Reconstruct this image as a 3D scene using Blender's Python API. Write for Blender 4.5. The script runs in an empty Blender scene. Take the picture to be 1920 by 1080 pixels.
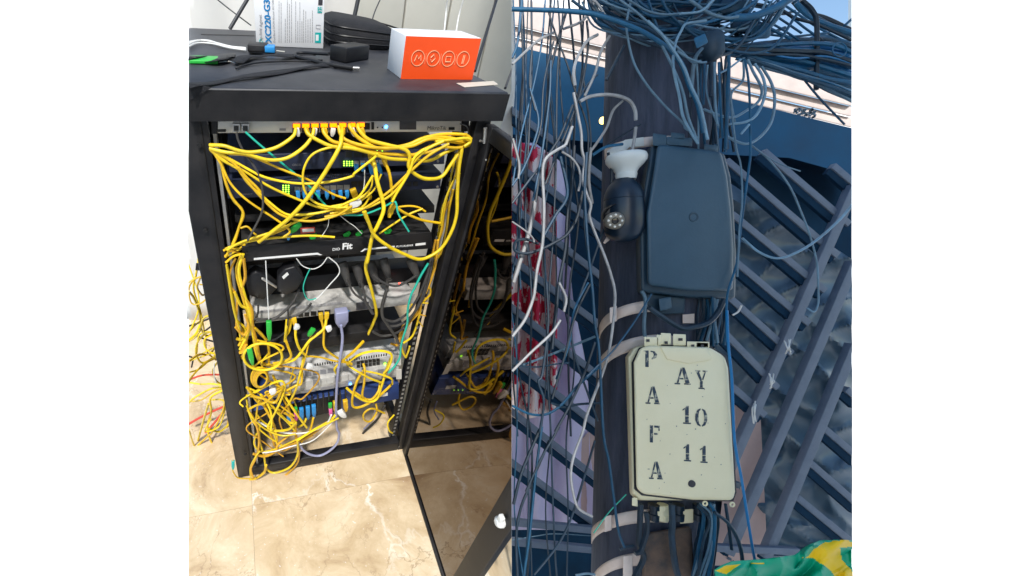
import bpy, bmesh, math, random
from mathutils import Vector as V3, Matrix, noise
random.seed(7)
sc = bpy.context.scene
# ------------------------------------------------------------------ camera
H = 3.2                       # camera height above the ground
F, PX, PY = 793.1, 656.0, 540.0
cam = bpy.data.objects.new('camera', bpy.data.cameras.new('camera'))
sc.collection.objects.link(cam); sc.camera = cam
cam.location = (0, 0, H); cam.rotation_euler = (math.radians(90), 0, 0)
cam.data.sensor_width = 36; cam.data.lens = F / 1920 * 36
cam.data.shift_x = (960 - PX) / 1920
cam.data.clip_start = 0.02; cam.data.clip_end = 500
# ------------------------------------------------------------------ sky, sun, exposure
SUN_EL, SUN_AZ = 23.0, 0.0
w = bpy.data.worlds.new('World'); sc.world = w; w.use_nodes = True
nt = w.node_tree
sky = nt.nodes.new('ShaderNodeTexSky'); sky.sky_type = 'NISHITA'; sky.sun_disc = False
sky.sun_elevation = math.radians(SUN_EL); sky.sun_rotation = math.radians(180 + SUN_AZ)
sky.air_density = 1.2; sky.dust_density = 0.3; sky.ozone_density = 2.2
bg = nt.nodes['Background']; bg.inputs[1].default_value = 0.15
nt.links.new(sky.outputs[0], bg.inputs[0])
sun = bpy.data.objects.new('sun', bpy.data.lights.new('sun', 'SUN')); sc.collection.objects.link(sun)
sun.data.energy = 2.75; sun.data.angle = math.radians(4.0); sun.data.color = (1, .965, .91)
sun.rotation_euler = (math.radians(90 - SUN_EL), 0, 0)
sun.location = (0, -6, 8)
vs = sc.view_settings; vs.view_transform = 'Standard'; vs.look = 'None'; vs.exposure = 0.65; vs.gamma = 1
sc.cycles.max_bounces = 6; sc.cycles.caustics_reflective = False; sc.cycles.caustics_refractive = False

# ------------------------------------------------------------------ geometry of the place
C0 = V3((0, 0, H))
def ray(x, y): return V3(((x - PX) / F, 1, (PY - y) / F))
def pt(x, y, d): return C0 + ray(x, y) * d
UP = V3((.06488, -.61254, .78777)).normalized()      # the rack room stands on a ramp
RT = V3((.97354, .21218, .08481)).normalized()
EE = UP.cross(RT).normalized()                       # into the rack
def hit(x, y, q, n):
    d = ray(x, y); return C0 + d * ((q - C0).dot(n) / d.dot(n))
O = pt(381, 224, .72873)
def rk(x, y, o=0): return hit(x, y, O + EE * o, EE)
B0 = rk(455, 895)
def fl(x, y, h=0): return hit(x, y, B0 + UP * h, UP)
T0 = rk(400, 165, -.01)
def tp(x, y, h=0): return hit(x, y, T0 + UP * h, UP)
ZO = dict(T=(350, 0, .3177), A=(350, 210, .2592), B=(650, 210, .2592), C=(350, 450, .2315), D=(650, 450, .2315),
          E=(350, 600, .2964), F=(650, 600, .2964), G=(350, 800, .3177),
          a=(955, 0, .2592), b=(1275, 0, .2592), c=(955, 260, .2592), d=(1275, 260, .2592), e=(955, 530, .2592),
          f=(1275, 530, .2592), g=(955, 800, .2592), h=(1275, 800, .2592), S=(0, 0, 1))
def Z(s):
    """'A 10,20 30,40 B 5,6' -> source positions"""
    out, k = [], 'S'
    for t in s.split():
        if t in ZO: k = t
        else:
            x, y = t.split(','); o = ZO[k]; out.append((o[0] + float(x) * o[2], o[1] + float(y) * o[2]))
    return out
LEFT, RIGHT = (353.5, 959.3), (959.6, 1597)

# ------------------------------------------------------------------ materials
def mat(name, col, rough=.5, metal=0, var=0, vs=8, bump=0, bs=60, emit=None, es=0, col2=None, spec=.5, streak=None, coat=0, thr=None, rnd=0):
    m = bpy.data.materials.new(name); m.use_nodes = True
    n = m.node_tree.nodes; l = m.node_tree.links; p = n['Principled BSDF']
    p.inputs['Base Color'].default_value = (*col, 1); p.inputs['Roughness'].default_value = rough
    p.inputs['Metallic'].default_value = metal; p.inputs['Specular IOR Level'].default_value = spec
    p.inputs['Coat Weight'].default_value = coat
    if var or bump or col2:
        tc = n.new('ShaderNodeTexCoord'); mp = n.new('ShaderNodeMapping'); l.new(tc.outputs['Object'], mp.inputs[0])
        if streak: mp.inputs['Scale'].default_value = streak
    if var or col2:
        nz = n.new('ShaderNodeTexNoise'); nz.inputs['Scale'].default_value = vs; nz.inputs['Detail'].default_value = 6
        nz.inputs['Roughness'].default_value = .65
        l.new(mp.outputs[0], nz.inputs[0])
        r = n.new('ShaderNodeValToRGB'); l.new(nz.outputs[0], r.inputs[0])
        c2 = col2 if col2 else [min(1, c * (1 + var)) for c in col]
        c1 = col if col2 else [c * (1 - var) for c in col]
        lo, hi = thr if thr else (.35, .65)
        r.color_ramp.elements[0].position = lo; r.color_ramp.elements[1].position = hi
        r.color_ramp.elements[0].color = (*c1, 1); r.color_ramp.elements[1].color = (*c2, 1)
        l.new(r.outputs[0], p.inputs['Base Color'])
        mr = n.new('ShaderNodeMapRange'); mr.inputs['To Min'].default_value = max(0, rough - .12); mr.inputs['To Max'].default_value = min(1, rough + .15)
        l.new(nz.outputs[0], mr.inputs[0]); l.new(mr.outputs[0], p.inputs['Roughness'])
    if bump:
        nb = n.new('ShaderNodeTexNoise'); nb.inputs['Scale'].default_value = bs; nb.inputs['Detail'].default_value = 4
        l.new(mp.outputs[0], nb.inputs[0])
        b = n.new('ShaderNodeBump'); b.inputs['Strength'].default_value = bump; b.inputs['Distance'].default_value = .004
        l.new(nb.outputs[0], b.inputs['Height']); l.new(b.outputs[0], p.inputs['Normal'])
    if rnd:
        oi = n.new('ShaderNodeObjectInfo'); mr2 = n.new('ShaderNodeMapRange'); mr2.inputs['To Min'].default_value = 1 - rnd; mr2.inputs['To Max'].default_value = 1 + rnd * .5
        l.new(oi.outputs['Random'], mr2.inputs[0]); hs = n.new('ShaderNodeHueSaturation'); l.new(mr2.outputs[0], hs.inputs['Value'])
        src = p.inputs['Base Color'].links[0].from_socket if p.inputs['Base Color'].links else None
        if src: l.new(src, hs.inputs['Color'])
        else: hs.inputs['Color'].default_value = (*col, 1)
        l.new(hs.outputs[0], p.inputs['Base Color'])
    if emit:
        p.inputs['Emission Color'].default_value = (*emit, 1); p.inputs['Emission Strength'].default_value = es
    return m

def marble():
    m = mat('cream_marble', (.42, .30, .18), .16)
    n = m.node_tree.nodes; l = m.node_tree.links; p = n['Principled BSDF']
    tc = n.new('ShaderNodeTexCoord')
    oi = n.new('ShaderNodeObjectInfo'); ad = n.new('ShaderNodeVectorMath'); ad.operation = 'ADD'
    sc_ = n.new('ShaderNodeVectorMath'); sc_.operation = 'SCALE'; sc_.inputs['Scale'].default_value = 13
    l.new(oi.outputs['Random'], sc_.inputs[0]); l.new(tc.outputs['Object'], ad.inputs[0]); l.new(sc_.outputs[0], ad.inputs[1])
    def nz(s, d=5, r=.6, dist=0):
        x = n.new('ShaderNodeTexNoise'); x.inputs['Scale'].default_value = s; x.inputs['Detail'].default_value = d
        x.inputs['Roughness'].default_value = r; x.inputs['Distortion'].default_value = dist; l.new(ad.outputs[0], x.inputs[0]); return x
    def ramp(src, stops):
        r = n.new('ShaderNodeValToRGB'); l.new(src, r.inputs[0]); el = r.color_ramp.elements
        while len(el) < len(stops): el.new(.5)
        for e_, (q, c) in zip(el, stops): e_.position = q; e_.color = (*c, 1)
        return r
    def mix(a, b, fac):
        x = n.new('ShaderNodeMix'); x.data_type = 'RGBA'; l.new(fac, x.inputs[0])
        for s_, k in ((a, 6), (b, 7)):
            if isinstance(s_, tuple): x.inputs[k].default_value = (*s_, 1)
            else: l.new(s_, x.inputs[k])
        return x.outputs[2]
    base = ramp(nz(5, 8, .68, .6).outputs[0], [(.27, (.34, .22, .125)), (.42, (.55, .41, .25)), (.56, (.68, .54, .36)), (.74, (.80, .70, .53))])
    wob = nz(4, 6, .6, .5)
    mx = n.new('ShaderNodeMix'); mx.data_type = 'VECTOR'; mx.inputs[0].default_value = .34
    l.new(ad.outputs[0], mx.inputs[4]); l.new(wob.outputs[1], mx.inputs[5])
    def veins(s, w_):
        v = n.new('ShaderNodeTexVoronoi'); v.feature = 'DISTANCE_TO_EDGE'; v.inputs['Scale'].default_value = s; l.new(mx.outputs[1], v.inputs[0])
        return ramp(v.outputs['Distance'], [(0, (1, 1, 1)), (w_, (0, 0, 0))])
    msk = ramp(nz(3, 3).outputs[0], [(.40, (0, 0, 0)), (.60, (.75, .75, .75))])
    v1 = veins(3.6, .026); mul = n.new('ShaderNodeMath'); mul.operation = 'MULTIPLY'
    l.new(v1.outputs[0], mul.inputs[0]); l.new(msk.outputs[0], mul.inputs[1])
    c = mix(base.outputs[0], (.90, .87, .80), mul.outputs[0])
    msk2 = ramp(nz(4.3, 3).outputs[0], [(.42, (0, 0, 0)), (.58, (.8, .8, .8))])
    v2 = veins(8, .02); mul2 = n.new('ShaderNodeMath'); mul2.operation = 'MULTIPLY'
    l.new(v2.outputs[0], mul2.inputs[0]); l.new(msk2.outputs[0], mul2.inputs[1])
    c = mix(c, (.34, .23, .14), mul2.outputs[0])
    sp = ramp(nz(130, 2, .5).outputs[0], [(.70, (0, 0, 0)), (.73, (.7, .7, .7))])
    c = mix(c, (.75, .72, .66), sp.outputs[0])
    l.new(c, p.inputs['Base Color'])
    rr = ramp(nz(3, 4).outputs[0], [(.3, (.06,) * 3), (.7, (.24,) * 3)]); l.new(rr.outputs[0], p.inputs['Roughness'])
    return m

def worn_ink(name, ink, under):
    m = mat(name, ink, .7, col2=under, vs=55, thr=(.50, .60)); return m

K = dict(
    wall=mat('white_plaster', (.86, .86, .86), .9, var=.01, vs=3),
    ground=mat('pale_concrete', (.6, .6, .58), .9, var=.06, vs=2, bump=.2),
    rackblack=mat('rack_black_paint', (.0065, .0065, .008), .48, vs=14, bump=.05, bs=300, col2=(.017, .016, .017), spec=.3),
    racktop=mat('dusty_black_top', (.020, .022, .028), .45, col2=(.060, .060, .066), vs=9, thr=(.42, .78), bump=.08, bs=90, spec=.4),
    rail=mat('zinc_rail', (.35, .35, .34), .4, .6, var=.15),
    white_dev=mat('white_device', (.60, .58, .54), .45, var=.08, vs=12),
    white_dirty=mat('dusty_white_device', (.50, .49, .47), .6, col2=(.20, .195, .19), vs=16, thr=(.42, .64)),
    grey_dev=mat('grey_device', (.56, .56, .55), .5, col2=(.36, .36, .36), vs=20),
    navy_dev=mat('navy_device', (.012, .018, .042), .5, col2=(.026, .032, .06), vs=10, spec=.3),
    dark_dev=mat('black_device', (.008, .008, .010), .55, col2=(.028, .026, .025), vs=18, thr=(.45, .8), spec=.3),
    dusty=mat('dusty_black_steel', (.010, .010, .011), .65, col2=(.045, .042, .037), vs=25, thr=(.45, .78), spec=.3),
    blue_dev=mat('blue_device', (.02, .045, .16), .4, var=.2),
    port=mat('port_black', (.008, .008, .008), .5),
    steel=mat('port_steel', (.45, .44, .42), .35, .8),
    black=mat('black_plastic', (.008, .008, .010), .45, var=.25, vs=20, col2=(.016, .016, .018), spec=.35),
    fabric=mat('black_nylon', (.010, .011, .014), .8, var=.3, vs=30, bump=.35, bs=260, col2=(.022, .022, .026), spec=.3),
    cardw=mat('white_card', (.74, .75, .78), .55, var=.03, vs=9),
    orange=mat('orange_card', (.90, .080, .006), .4, var=.04, vs=7),
    yel=mat('yellow_pvc', (.80, .57, .014), .40, var=.16, vs=30, rnd=.2),
    yel2=mat('deep_yellow_pvc', (.76, .47, .010), .42, var=.2, vs=25, rnd=.25),
    yel3=mat('orange_yellow_pvc', (.70, .37, .02), .42, var=.2, vs=25, rnd=.25),
    aqua=mat('aqua_pvc', (.02, .45, .33), .4, var=.1),
    grn=mat('green_plastic', (.02, .42, .05), .4, var=.1),
    blu=mat('blue_plastic', (.02, .25, .62), .4, var=.1),
    pink=mat('pink_plastic', (.75, .12, .38), .4, var=.1),
    whp=mat('white_plastic', (.72, .72, .70), .4, var=.05),
    grp=mat('lilac_grey_pvc', (.27, .28, .42), .45, var=.1),
    red=mat('red_pvc', (.60, .07, .04), .4, var=.1),
    blk=mat('black_pvc', (.02, .02, .022), .45, var=.2),
    dgrey=mat('dusty_grey_pvc', (.030, .028, .028), .6, col2=(.060, .056, .052), vs=40),
    ink=mat('print_blue', (.0, .21, .52), .5), inkd=mat('print_grey', (.22, .22, .24), .6), inkt=mat('print_teal', (0, .38, .38), .5),
    inkw=mat('print_white', (.78, .78, .78), .5), inkp=mat('print_pale_orange', (.95, .45, .25), .5), inkx=mat('print_dark', (.04, .04, .05), .5),
    led_o=mat('led_orange', (.4, .08, 0), .4, emit=(1, .17, .0), es=3), led_g=mat('led_green', (.1, .4, 0), .4, emit=(.35, 1, .05), es=3),
    led_b=mat('led_blue', (.02, .1, .6), .4, emit=(.05, .35, 1), es=9), led_r=mat('led_red', (.5, .02, .01), .4, emit=(1, .04, .02), es=5),
    marble=marble(), grout=mat('brown_grout', (.32, .24, .16), .9),
    cloth_wall=mat('pale_wall_sheet', (.74, .73, .71), .7, var=.05, vs=3, bump=.1, bs=8),
    panel=mat('beige_panel', (.50, .49, .44), .5, var=.06, vs=3), conduit=mat('black_conduit', (.02, .022, .028), .45),
    paper=mat('paper_tag', (.55, .50, .42), .7, var=.1),
    # the street side; blue flare haze is mixed into the dark base colours
    pole=mat('weathered_pole', (.024, .036, .066), .75, col2=(.075, .09, .145), vs=14, streak=(3, 3, .35), bump=.4, bs=60),
    strap=mat('aluminium_strap', (.74, .62, .57), .5, .1, var=.10, vs=20, bump=.15),
    hazed_box=mat('hazed_black_plastic', (.020, .052, .088), .42, var=.12, vs=8, bump=.12, bs=350),
    hazed_lid=mat('haze_blue_plastic', (.028, .072, .118), .45, col2=(.040, .094, .15), vs=5, bump=.10, bs=200),
    cream=mat('cream_plastic', (.86, .79, .56), .45, col2=(.80, .73, .50), vs=6, bump=.06, bs=250),
    stencil=worn_ink('worn_stencil_ink', (.03, .05, .08), (.55, .53, .42)),
    bar=mat('slate_haze_tint', (.115, .150, .21), .55, col2=(.155, .19, .255), vs=16, bump=.2, bs=60),
    tarp=mat('hazed_blue_black_tarp', (.048, .095, .145), .33, col2=(.072, .125, .18), vs=2.2, bump=.12, bs=25),
    dark=mat('hazed_wall_and_shade', (.004, .028, .062), .85, var=.3, vs=3, spec=.2),
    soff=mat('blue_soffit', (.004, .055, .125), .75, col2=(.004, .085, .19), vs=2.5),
    ledge=mat('cream_ledge', (.56, .47, .43), .8, var=.08, vs=9, bump=.3, bs=40),
    wireb=mat('blue_black_pvc', (.012, .034, .062), .5, var=.3, vs=25, rnd=.4), wirem=mat('blue_pvc', (.006, .085, .18), .5, var=.25, vs=25, rnd=.55),
    wirel=mat('pale_blue_pvc', (.15, .27, .38), .5, var=.2, vs=25, rnd=.35), wirew=mat('cream_white_pvc', (.34, .345, .36), .5, var=.25, vs=30, rnd=.25),
    cyan=mat('bright_blue_pvc', (.01, .17, .42), .4),
    sock=mat('white_porcelain', (.70, .74, .74), .3), camb=mat('blue_black_gloss', (.006, .018, .038), .3, var=.2),
    lens=mat('lens_glass', (.01, .01, .012), .08), silver=mat('silver_ring', (.16, .15, .13), .4, .2), ledw=mat('white_led', (.8, .8, .75), .2),
    lilac=mat('lilac_sheet', (.58, .52, .70), .85, var=.05, vs=4, bump=.2), peach=mat('peach_wall', (.50, .35, .32), .85, var=.1, vs=5),
    floral=mat('red_floral_cotton', (.88, .74, .72), .85, col2=(.62, .02, .07), vs=6.5, thr=(.50, .51)),
    flagg=mat('green_satin', (.0, .40, .24), .45, var=.05, vs=5), flagy=mat('yellow_satin', (.95, .62, .005), .45, var=.04, vs=5),
    bulb=mat('lit_bulb', (.9, .7, .2), .3, emit=(1, .72, .22), es=2.2), lit_brown=mat('lit_pole_brown', (.16, .10, .07), .8, col2=(.06, .05, .05), vs=18, bump=.4),
    blocker=mat('grey_blocker', (.30, .30, .31), .9, var=.1),
)
# dark mirror glass of the rack door
g = bpy.data.materials.new('tinted_glass'); g.use_nodes = True; n = g.node_tree.nodes; l = g.node_tree.links
p = n['Principled BSDF']; p.inputs['Base Color'].default_value = (.120, .092, .075, 1); p.inputs['Metallic'].default_value = 1; p.inputs['Roughness'].default_value = .03
K['glass'] = g

# ------------------------------------------------------------------ mesh helpers
class M:
    def __init__(s): s.v = []; s.f = []; s.mi = []
    def add(s, vs, fs, mi=0):
        o = len(s.v); s.v += [V3(v) for v in vs]; s.f += [tuple(i + o for i in f) for f in fs]; s.mi += [mi] * len(fs); return s
    def prism(s, poly, vec, mi=0):
        k = len(poly); vec = V3(vec)
        s.add(list(poly) + [V3(q) + vec for q in poly],
              [tuple(range(k)), tuple(range(2 * k - 1, k - 1, -1))] + [(i, i + k, (i + 1) % k + k, (i + 1) % k) for i in range(k)], mi)
        return s
    def box(s, c, ax, ay, az):
        c = V3(c); return s.prism([c - ax - ay - az, c + ax - ay - az, c + ax + ay - az, c - ax + ay - az], az * 2)
    def tube(s, P_, r, k=6, closed=False, mi=0):
        P_ = [V3(q) for q in P_]; n_ = len(P_); vs_ = []
        t0 = (P_[1] - P_[0]).normalized(); a = t0.orthogonal().normalized()
        for i, q in enumerate(P_):
            t = (P_[min(i + 1, n_ - 1)] - P_[max(i - 1, 0)])
            if t.length < 1e-9: t = t0
            t.normalize(); a = (a - t * a.dot(t)).normalized(); b = t.cross(a)
            rr = r(i / (n_ - 1)) if callable(r) else r
            for j in range(k):
                an = 2 * math.pi * j / k; vs_.append(q + (a * math.cos(an) + b * math.sin(an)) * rr)
        fs_ = []
        for i in range(n_ - 1):
            for j in range(k):
                fs_.append((i * k + j, i * k + (j + 1) % k, (i + 1) * k + (j + 1) % k, (i + 1) * k + j))
        if not closed: fs_ += [tuple(range(k - 1, -1, -1)), tuple(range((n_ - 1) * k, n_ * k))]
        return s.add(vs_, fs_, mi)
    def lathe(s, c, axis, prof, k=20, mi=0):
        c = V3(c); axis = V3(axis).normalized(); a = axis.orthogonal().normalized(); b = axis.cross(a); vs_ = []; fs_ = []
        for (h, r) in prof:
            for j in range(k):
                an = 2 * math.pi * j / k; vs_.append(c + axis * h + (a * math.cos(an) + b * math.sin(an)) * r)
        for i in range(len(prof) - 1):
            for j in range(k): fs_.append((i * k + j, i * k + (j + 1) % k, (i + 1) * k + (j + 1) % k, (i + 1) * k + j))
        fs_ += [tuple(range(k - 1, -1, -1)), tuple(range((len(prof) - 1) * k, len(prof) * k))]
        return s.add(vs_, fs_, mi)
    def sheet(s, fn, nx, ny, mif=None):
        o = [[V3(fn(i / nx, j / ny)) for i in range(nx + 1)] for j in range(ny + 1)]
        vs_ = [q for row in o for q in row]; base = len(s.v); s.v += vs_
        for j in range(ny):
            for i in range(nx):
                q = base + j * (nx + 1) + i; s.f.append((q, q + 1, q + nx + 2, q + nx + 1)); s.mi.append(mif((i + .5) / nx, (j + .5) / ny) if mif else 0)
        return s
WL = {}
def thing(name, loc, label, cat, group=None, kind=None):
    o = bpy.data.objects.new(name, None); sc.collection.objects.link(o); o.location = loc; o.empty_display_size = .05
    WL[o.name] = V3(loc); tag(o, label, cat, group, kind); return o
def tag(o, label=None, cat=None, group=None, kind=None):
    if label: o['label'] = label
    if cat: o['category'] = cat
    if group: o['group'] = group
    if kind: o['kind'] = kind
def mk(name, m, ma, parent=None, clip=None, smooth=False, bevel=0, solid=0, label=None, cat=None, group=None, kind=None, seg=2):
    bm = bmesh.new(); vv = [bm.verts.new(q) for q in m.v]
    for f_, i_ in zip(m.f, m.mi):
        try: bm.faces.new([vv[i] for i in f_]).material_index = i_
        except ValueError: pass
    if clip:
        for px, keep in ((clip[0], 1), (clip[1], -1)):
            nn = V3((1, -(px - PX) / F, 0)).normalized()
            geo = bm.verts[:] + bm.edges[:] + bm.faces[:]
            r_ = bmesh.ops.bisect_plane(bm, geom=geo, plane_co=C0, plane_no=nn, clear_inner=keep > 0, clear_outer=keep < 0)
            ed = [e_ for e_ in r_['geom_cut'] if isinstance(e_, bmesh.types.BMEdge)]
            if ed and not solid:
                try: bmesh.ops.holes_fill(bm, edges=ed, sides=0)
                except Exception: pass
    if not bm.verts: bm.free(); return None
    bmesh.ops.recalc_face_normals(bm, faces=bm.faces)
    lo = V3((min(v.co.x for v in bm.verts), min(v.co.y for v in bm.verts), min(v.co.z for v in bm.verts)))
    hi = V3((max(v.co.x for v in bm.verts), max(v.co.y for v in bm.verts), max(v.co.z for v in bm.verts)))
    base = V3(((lo.x + hi.x) / 2, (lo.y + hi.y) / 2, lo.z))
    for v in bm.verts: v.co -= base
    me = bpy.data.meshes.new(name); bm.to_mesh(me); bm.free()
    for q in (ma if isinstance(ma, (list, tuple)) else [ma]): me.materials.append(K[q] if isinstance(q, str) else q)
    if smooth:
        me.shade_smooth(); me.set_sharp_from_angle(angle=math.radians(50))
    o = bpy.data.objects.new(name, me); sc.collection.objects.link(o)
    WL[o.name] = base
    if parent: o.parent = parent; o.location = base - WL[parent.name]
    else: o.location = base
    if solid:
        md = o.modifiers.new('thick', 'SOLIDIFY'); md.thickness = solid
    if bevel:
        md = o.modifiers.new('bevel', 'BEVEL'); md.width = bevel; md.segments = seg; md.limit_method = 'ANGLE'; md.angle_limit = math.radians(35)
        me.shade_smooth(); me.set_sharp_from_angle(angle=math.radians(60)) if False else None
    tag(o, label, cat, group, kind); return o
def spline(P_, n_=7):
    P_ = [V3(q) for q in P_]
    if len(P_) < 3: return [P_[0].lerp(P_[-1], i / n_) for i in range(n_ + 1)]
    Q = [P_[0] * 2 - P_[1]] + P_ + [P_[-1] * 2 - P_[-2]]; out = []
    for i in range(1, len(Q) - 2):
        a, b, c, d = Q[i - 1:i + 3]
        for k in range(n_):
            t = k / n_
            out.append(.5 * (2 * b + (c - a) * t + (2 * a - 5 * b + 4 * c - d) * t * t + (3 * b - a - 3 * c + d) * t ** 3))
    out.append(P_[-1]); return out
def text(s, org, xd, yd, size, ma, name, parent, lift=0, clip=None, sx=1, bold=0):
    cu = bpy.data.curves.new('t', 'FONT'); cu.body = s; cu.size = 1; cu.offset = bold; cu.resolution_u = 3
    ob = bpy.data.objects.new('t', cu); sc.collection.objects.link(ob); bpy.context.view_layer.update()
    me = bpy.data.meshes.new_from_object(ob.evaluated_get(bpy.context.evaluated_depsgraph_get()))
    sc.collection.objects.unlink(ob); bpy.data.objects.remove(ob); bpy.data.curves.remove(cu)
    nn = V3(xd).normalized().cross(V3(yd).normalized()); m = M()
    if nn.dot(C0 - V3(org)) < 0: nn = -nn
    m.add([V3(org) + V3(xd) * (v.co.x * size * sx) + V3(yd) * (v.co.y * size) + nn * (lift + .0004) for v in me.vertices], [tuple(q.vertices) for q in me.polygons])
    bpy.data.meshes.remove(me)
    return mk(name, m, ma, parent, clip)
def quad(pts, fn, o): return [fn(x, y, o) for x, y in pts]

# ================================================================== THE SETTING
m = M().prism([(-200, -200, 0), (200, -200, 0), (200, 200, 0), (-200, 200, 0)], (0, 0, -.3))
mk('ground', m, 'ground', kind='structure')
WY = 4.3
x0, x1, zc = pt(1330, 0, WY).x, pt(1597, 0, WY).x, pt(0, 210, WY).z
m = M()
for (a, b, c, d) in ((-9, x0, 0, 9), (x0, x1, 0, zc), (x1, 13, 0, 9)):
    m.prism([(a, WY, c), (b, WY, c), (b, WY, d), (a, WY, d)], (0, .03, 0))
mk('wall', m, 'wall', kind='structure')
# sun blocker added unseen behind the viewer to shade the pole and the gate
m = M().prism([(.5, -2.5, 0), (3.5, -2.5, 0), (3.5, -2.5, H + 3.06), (.5, -2.5, H + 3.06)], (0, -.3, 0))
mk('sun_blocker', m, 'blocker', kind='structure')

# ---- rack room: marble floor, walls
fo = thing('floor', fl(600, 1000), None, None, kind='structure')
gx = lambda a, b: B0 + RT * a + EE * b
def slab(a0, a1, b0, b1, name, ma, drop, th, bev=0):
    m = M().prism([gx(a0, b0) - UP * drop, gx(a1, b0) - UP * drop, gx(a1, b1) - UP * drop, gx(a0, b1) - UP * drop], -UP * th)
    return mk(name, m, ma, fo, LEFT, bevel=bev)
slab(-1, 1.6, -1.2, 1.0, 'floor_bed', 'grout', .0015, .03)
xs = [-1.0, -.57, .028, .626, 1.22, 1.6]; ys = [-1.2, -.70, -.102, .496, 1.0]
for i in range(5):
    for j in range(4):
        slab(xs[i] + .0005, xs[i + 1] - .0005, ys[j] + .0005, ys[j + 1] - .0005, 'tile', 'marble', 0, .012)
bw = .86
def wallp(a, h, o=0): return B0 + RT * a + EE * (bw + o) + UP * h
def wall_fn(u, v):
    a = -1.0 + 2.4 * u; h = 2.3 * v
    return wallp(a, h, .012 * math.sin(a * 17) + .006 * math.sin(a * 41 + h * 3) + .004 * noise.noise(V3((a * 3, h * 2, 0))))
mk('back_wall', M().sheet(wall_fn, 160, 20), 'cloth_wall', clip=LEFT, solid=.02, kind='structure', smooth=True)

# ---- leaning rods and wires between rack and wall
def rod(name, s, offs, wpx, ma, label, cat, clip=LEFT, k=8):
    P_ = [rk(x, y, o) for (x, y), o in zip(Z(s), offs)]
    mk(name, M().tube(spline(P_, 6), wpx / 2 * P_[0].y / F, k), ma, clip=clip, smooth=True, label=label, cat=cat)
rod('conduit', 'T 255,170 380,-40', (.70, .76), 7, 'conduit', 'black rod leaning behind rack top, left of the printed carton', 'rod')
rod('conduit', 'T 985,120 1020,-40', (.74, .76), 8, 'conduit', 'black rod standing behind the black zip case', 'rod')
rod('conduit', 'T 1700,420 1840,-40', (.40, .60), 6, 'conduit', 'long black rod leaning behind the orange carton', 'rod')
rod('conduit', 'T 1880,520 1925,400', (.2, .4), 5, 'conduit', 'short black rod at the rack top right corner', 'rod')
rod('wire', 'T 160,-20 260,60 380,150', (.78, .76, .72), 2.5, 'conduit', 'thin black wire crossing the left black rod', 'wire')
rod('wire', 'T 1150,-20 1110,70 1090,140', (.76, .74, .72), 2.5, 'conduit', 'thin black wire hanging above the black zip case', 'wire')
rod('wire', 'T 1520,190 1530,80 1540,-30', (.55, .6, .6), 3, 'whp', 'thin white wire rising behind the orange carton, left of two', 'wire')
rod('wire', 'T 1590,190 1605,100 1640,-30', (.55, .6, .6), 3, 'whp', 'thin white wire rising behind the orange carton, right of two', 'wire')
# panelled screen on the right behind the rack
pn = thing('panel_screen', wallp(.52, .0, -.05), 'beige grey panelled screen behind rack, right of the orange carton', 'screen')
for i in range(4):
    a0 = .50 + i * .16
    mk('panel', M().prism([wallp(a0, .0, -.06), wallp(a0 + .155, 0, -.06), wallp(a0 + .155, 1.75, -.06), wallp(a0, 1.75, -.06)], EE * .03), 'panel', pn, LEFT, bevel=.004)

# ================================================================== SERVER RACK
rack = thing('server_rack', rk(600, 880), 'open black steel server rack with glass door swung open', 'server rack')
W0, W1, HT, DP = -.052, .556, 1.187, .64          # across, height, depth measured from O
def rp(a, h, o): return O + RT * a + UP * h + EE * o
def rbox(a0, a1, h0, h1, o0, o1): return [rp(a0, h0, o0), rp(a1, h0, o0), rp(a1, h1, o0), rp(a0, h1, o0)], EE * (o1 - o0)
hb = -HT
LIP = (rk(600, 168, -.012) - O).dot(UP)
mk('top_panel', M().prism(*rbox(W0 - .03, W1 + .010, .002, LIP, -.012, DP + .02)), 'racktop', rack, LEFT, bevel=.004)
mk('top_lip', M().prism(*rbox(W0 - .031, W1 + .011, .001, LIP - .003, -.0145, -.012)), 'rackblack', rack, LEFT)
for (a0, a1, o0, o1) in ((W0, -.004, 0, .03), (.520, W1 - .004, 0, .03), (W0, -.004, DP - .03, DP), (.520, W1 - .004, DP - .03, DP)):
    mk('post', M().prism(*rbox(a0, a1, hb, 0, o0, o1)), 'rackblack', rack, LEFT, bevel=.003)
mk('post_flange', M().prism(*rbox(-.004, .006, hb + .04, 0, .002, .022)), 'rackblack', rack, LEFT)
mk('mounting_rail', M().prism(*rbox(.012, .018, hb + .05, -.002, .012, .05)), 'rail', rack, LEFT)
mk('mounting_rail', M().prism(*rbox(.496, .512, hb + .05, -.002, .028, .05)), 'rackblack', rack, LEFT)
m = M()
for i in range(52):
    h = -.03 - i * .0215; m.box(rp(.504, h, .0275), RT * .0038, UP * .0045, EE * .0006)
mk('rail_hole', m, 'rail', rack, LEFT, kind='stuff')
mk('base_bar', M().prism(*rbox(-.004, .520, hb, hb + .052, .0, .03)), 'rackblack', rack, LEFT, bevel=.003)
mk('base_bar', M().prism(*rbox(-.004, .520, hb, hb + .05, DP - .03, DP)), 'rackblack', rack, LEFT, bevel=.003)
for a in (W0 + .002, .53): mk('base_bar', M().prism(*rbox(a, a + .02, hb, hb + .05, .03, DP - .03)), 'rackblack', rack, LEFT)
mk('side_panel', M().prism(*rbox(W0 + .004, W0 + .007, hb + .05, 0, .03, DP - .03)), 'rackblack', rack, LEFT)
mk('dark_fill_sheet', M().prism(*rbox(-.004, .40, hb + .22, -.02, DP - .02, DP - .016)), 'rackblack', rack, LEFT)  # dark sheets added to darken the interior; the rack back is open
mk('dark_fill_sheet', M().prism(*rbox(.402, .52, hb + .22, -.62, DP - .02, DP - .016)), 'rackblack', rack, LEFT)
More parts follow.
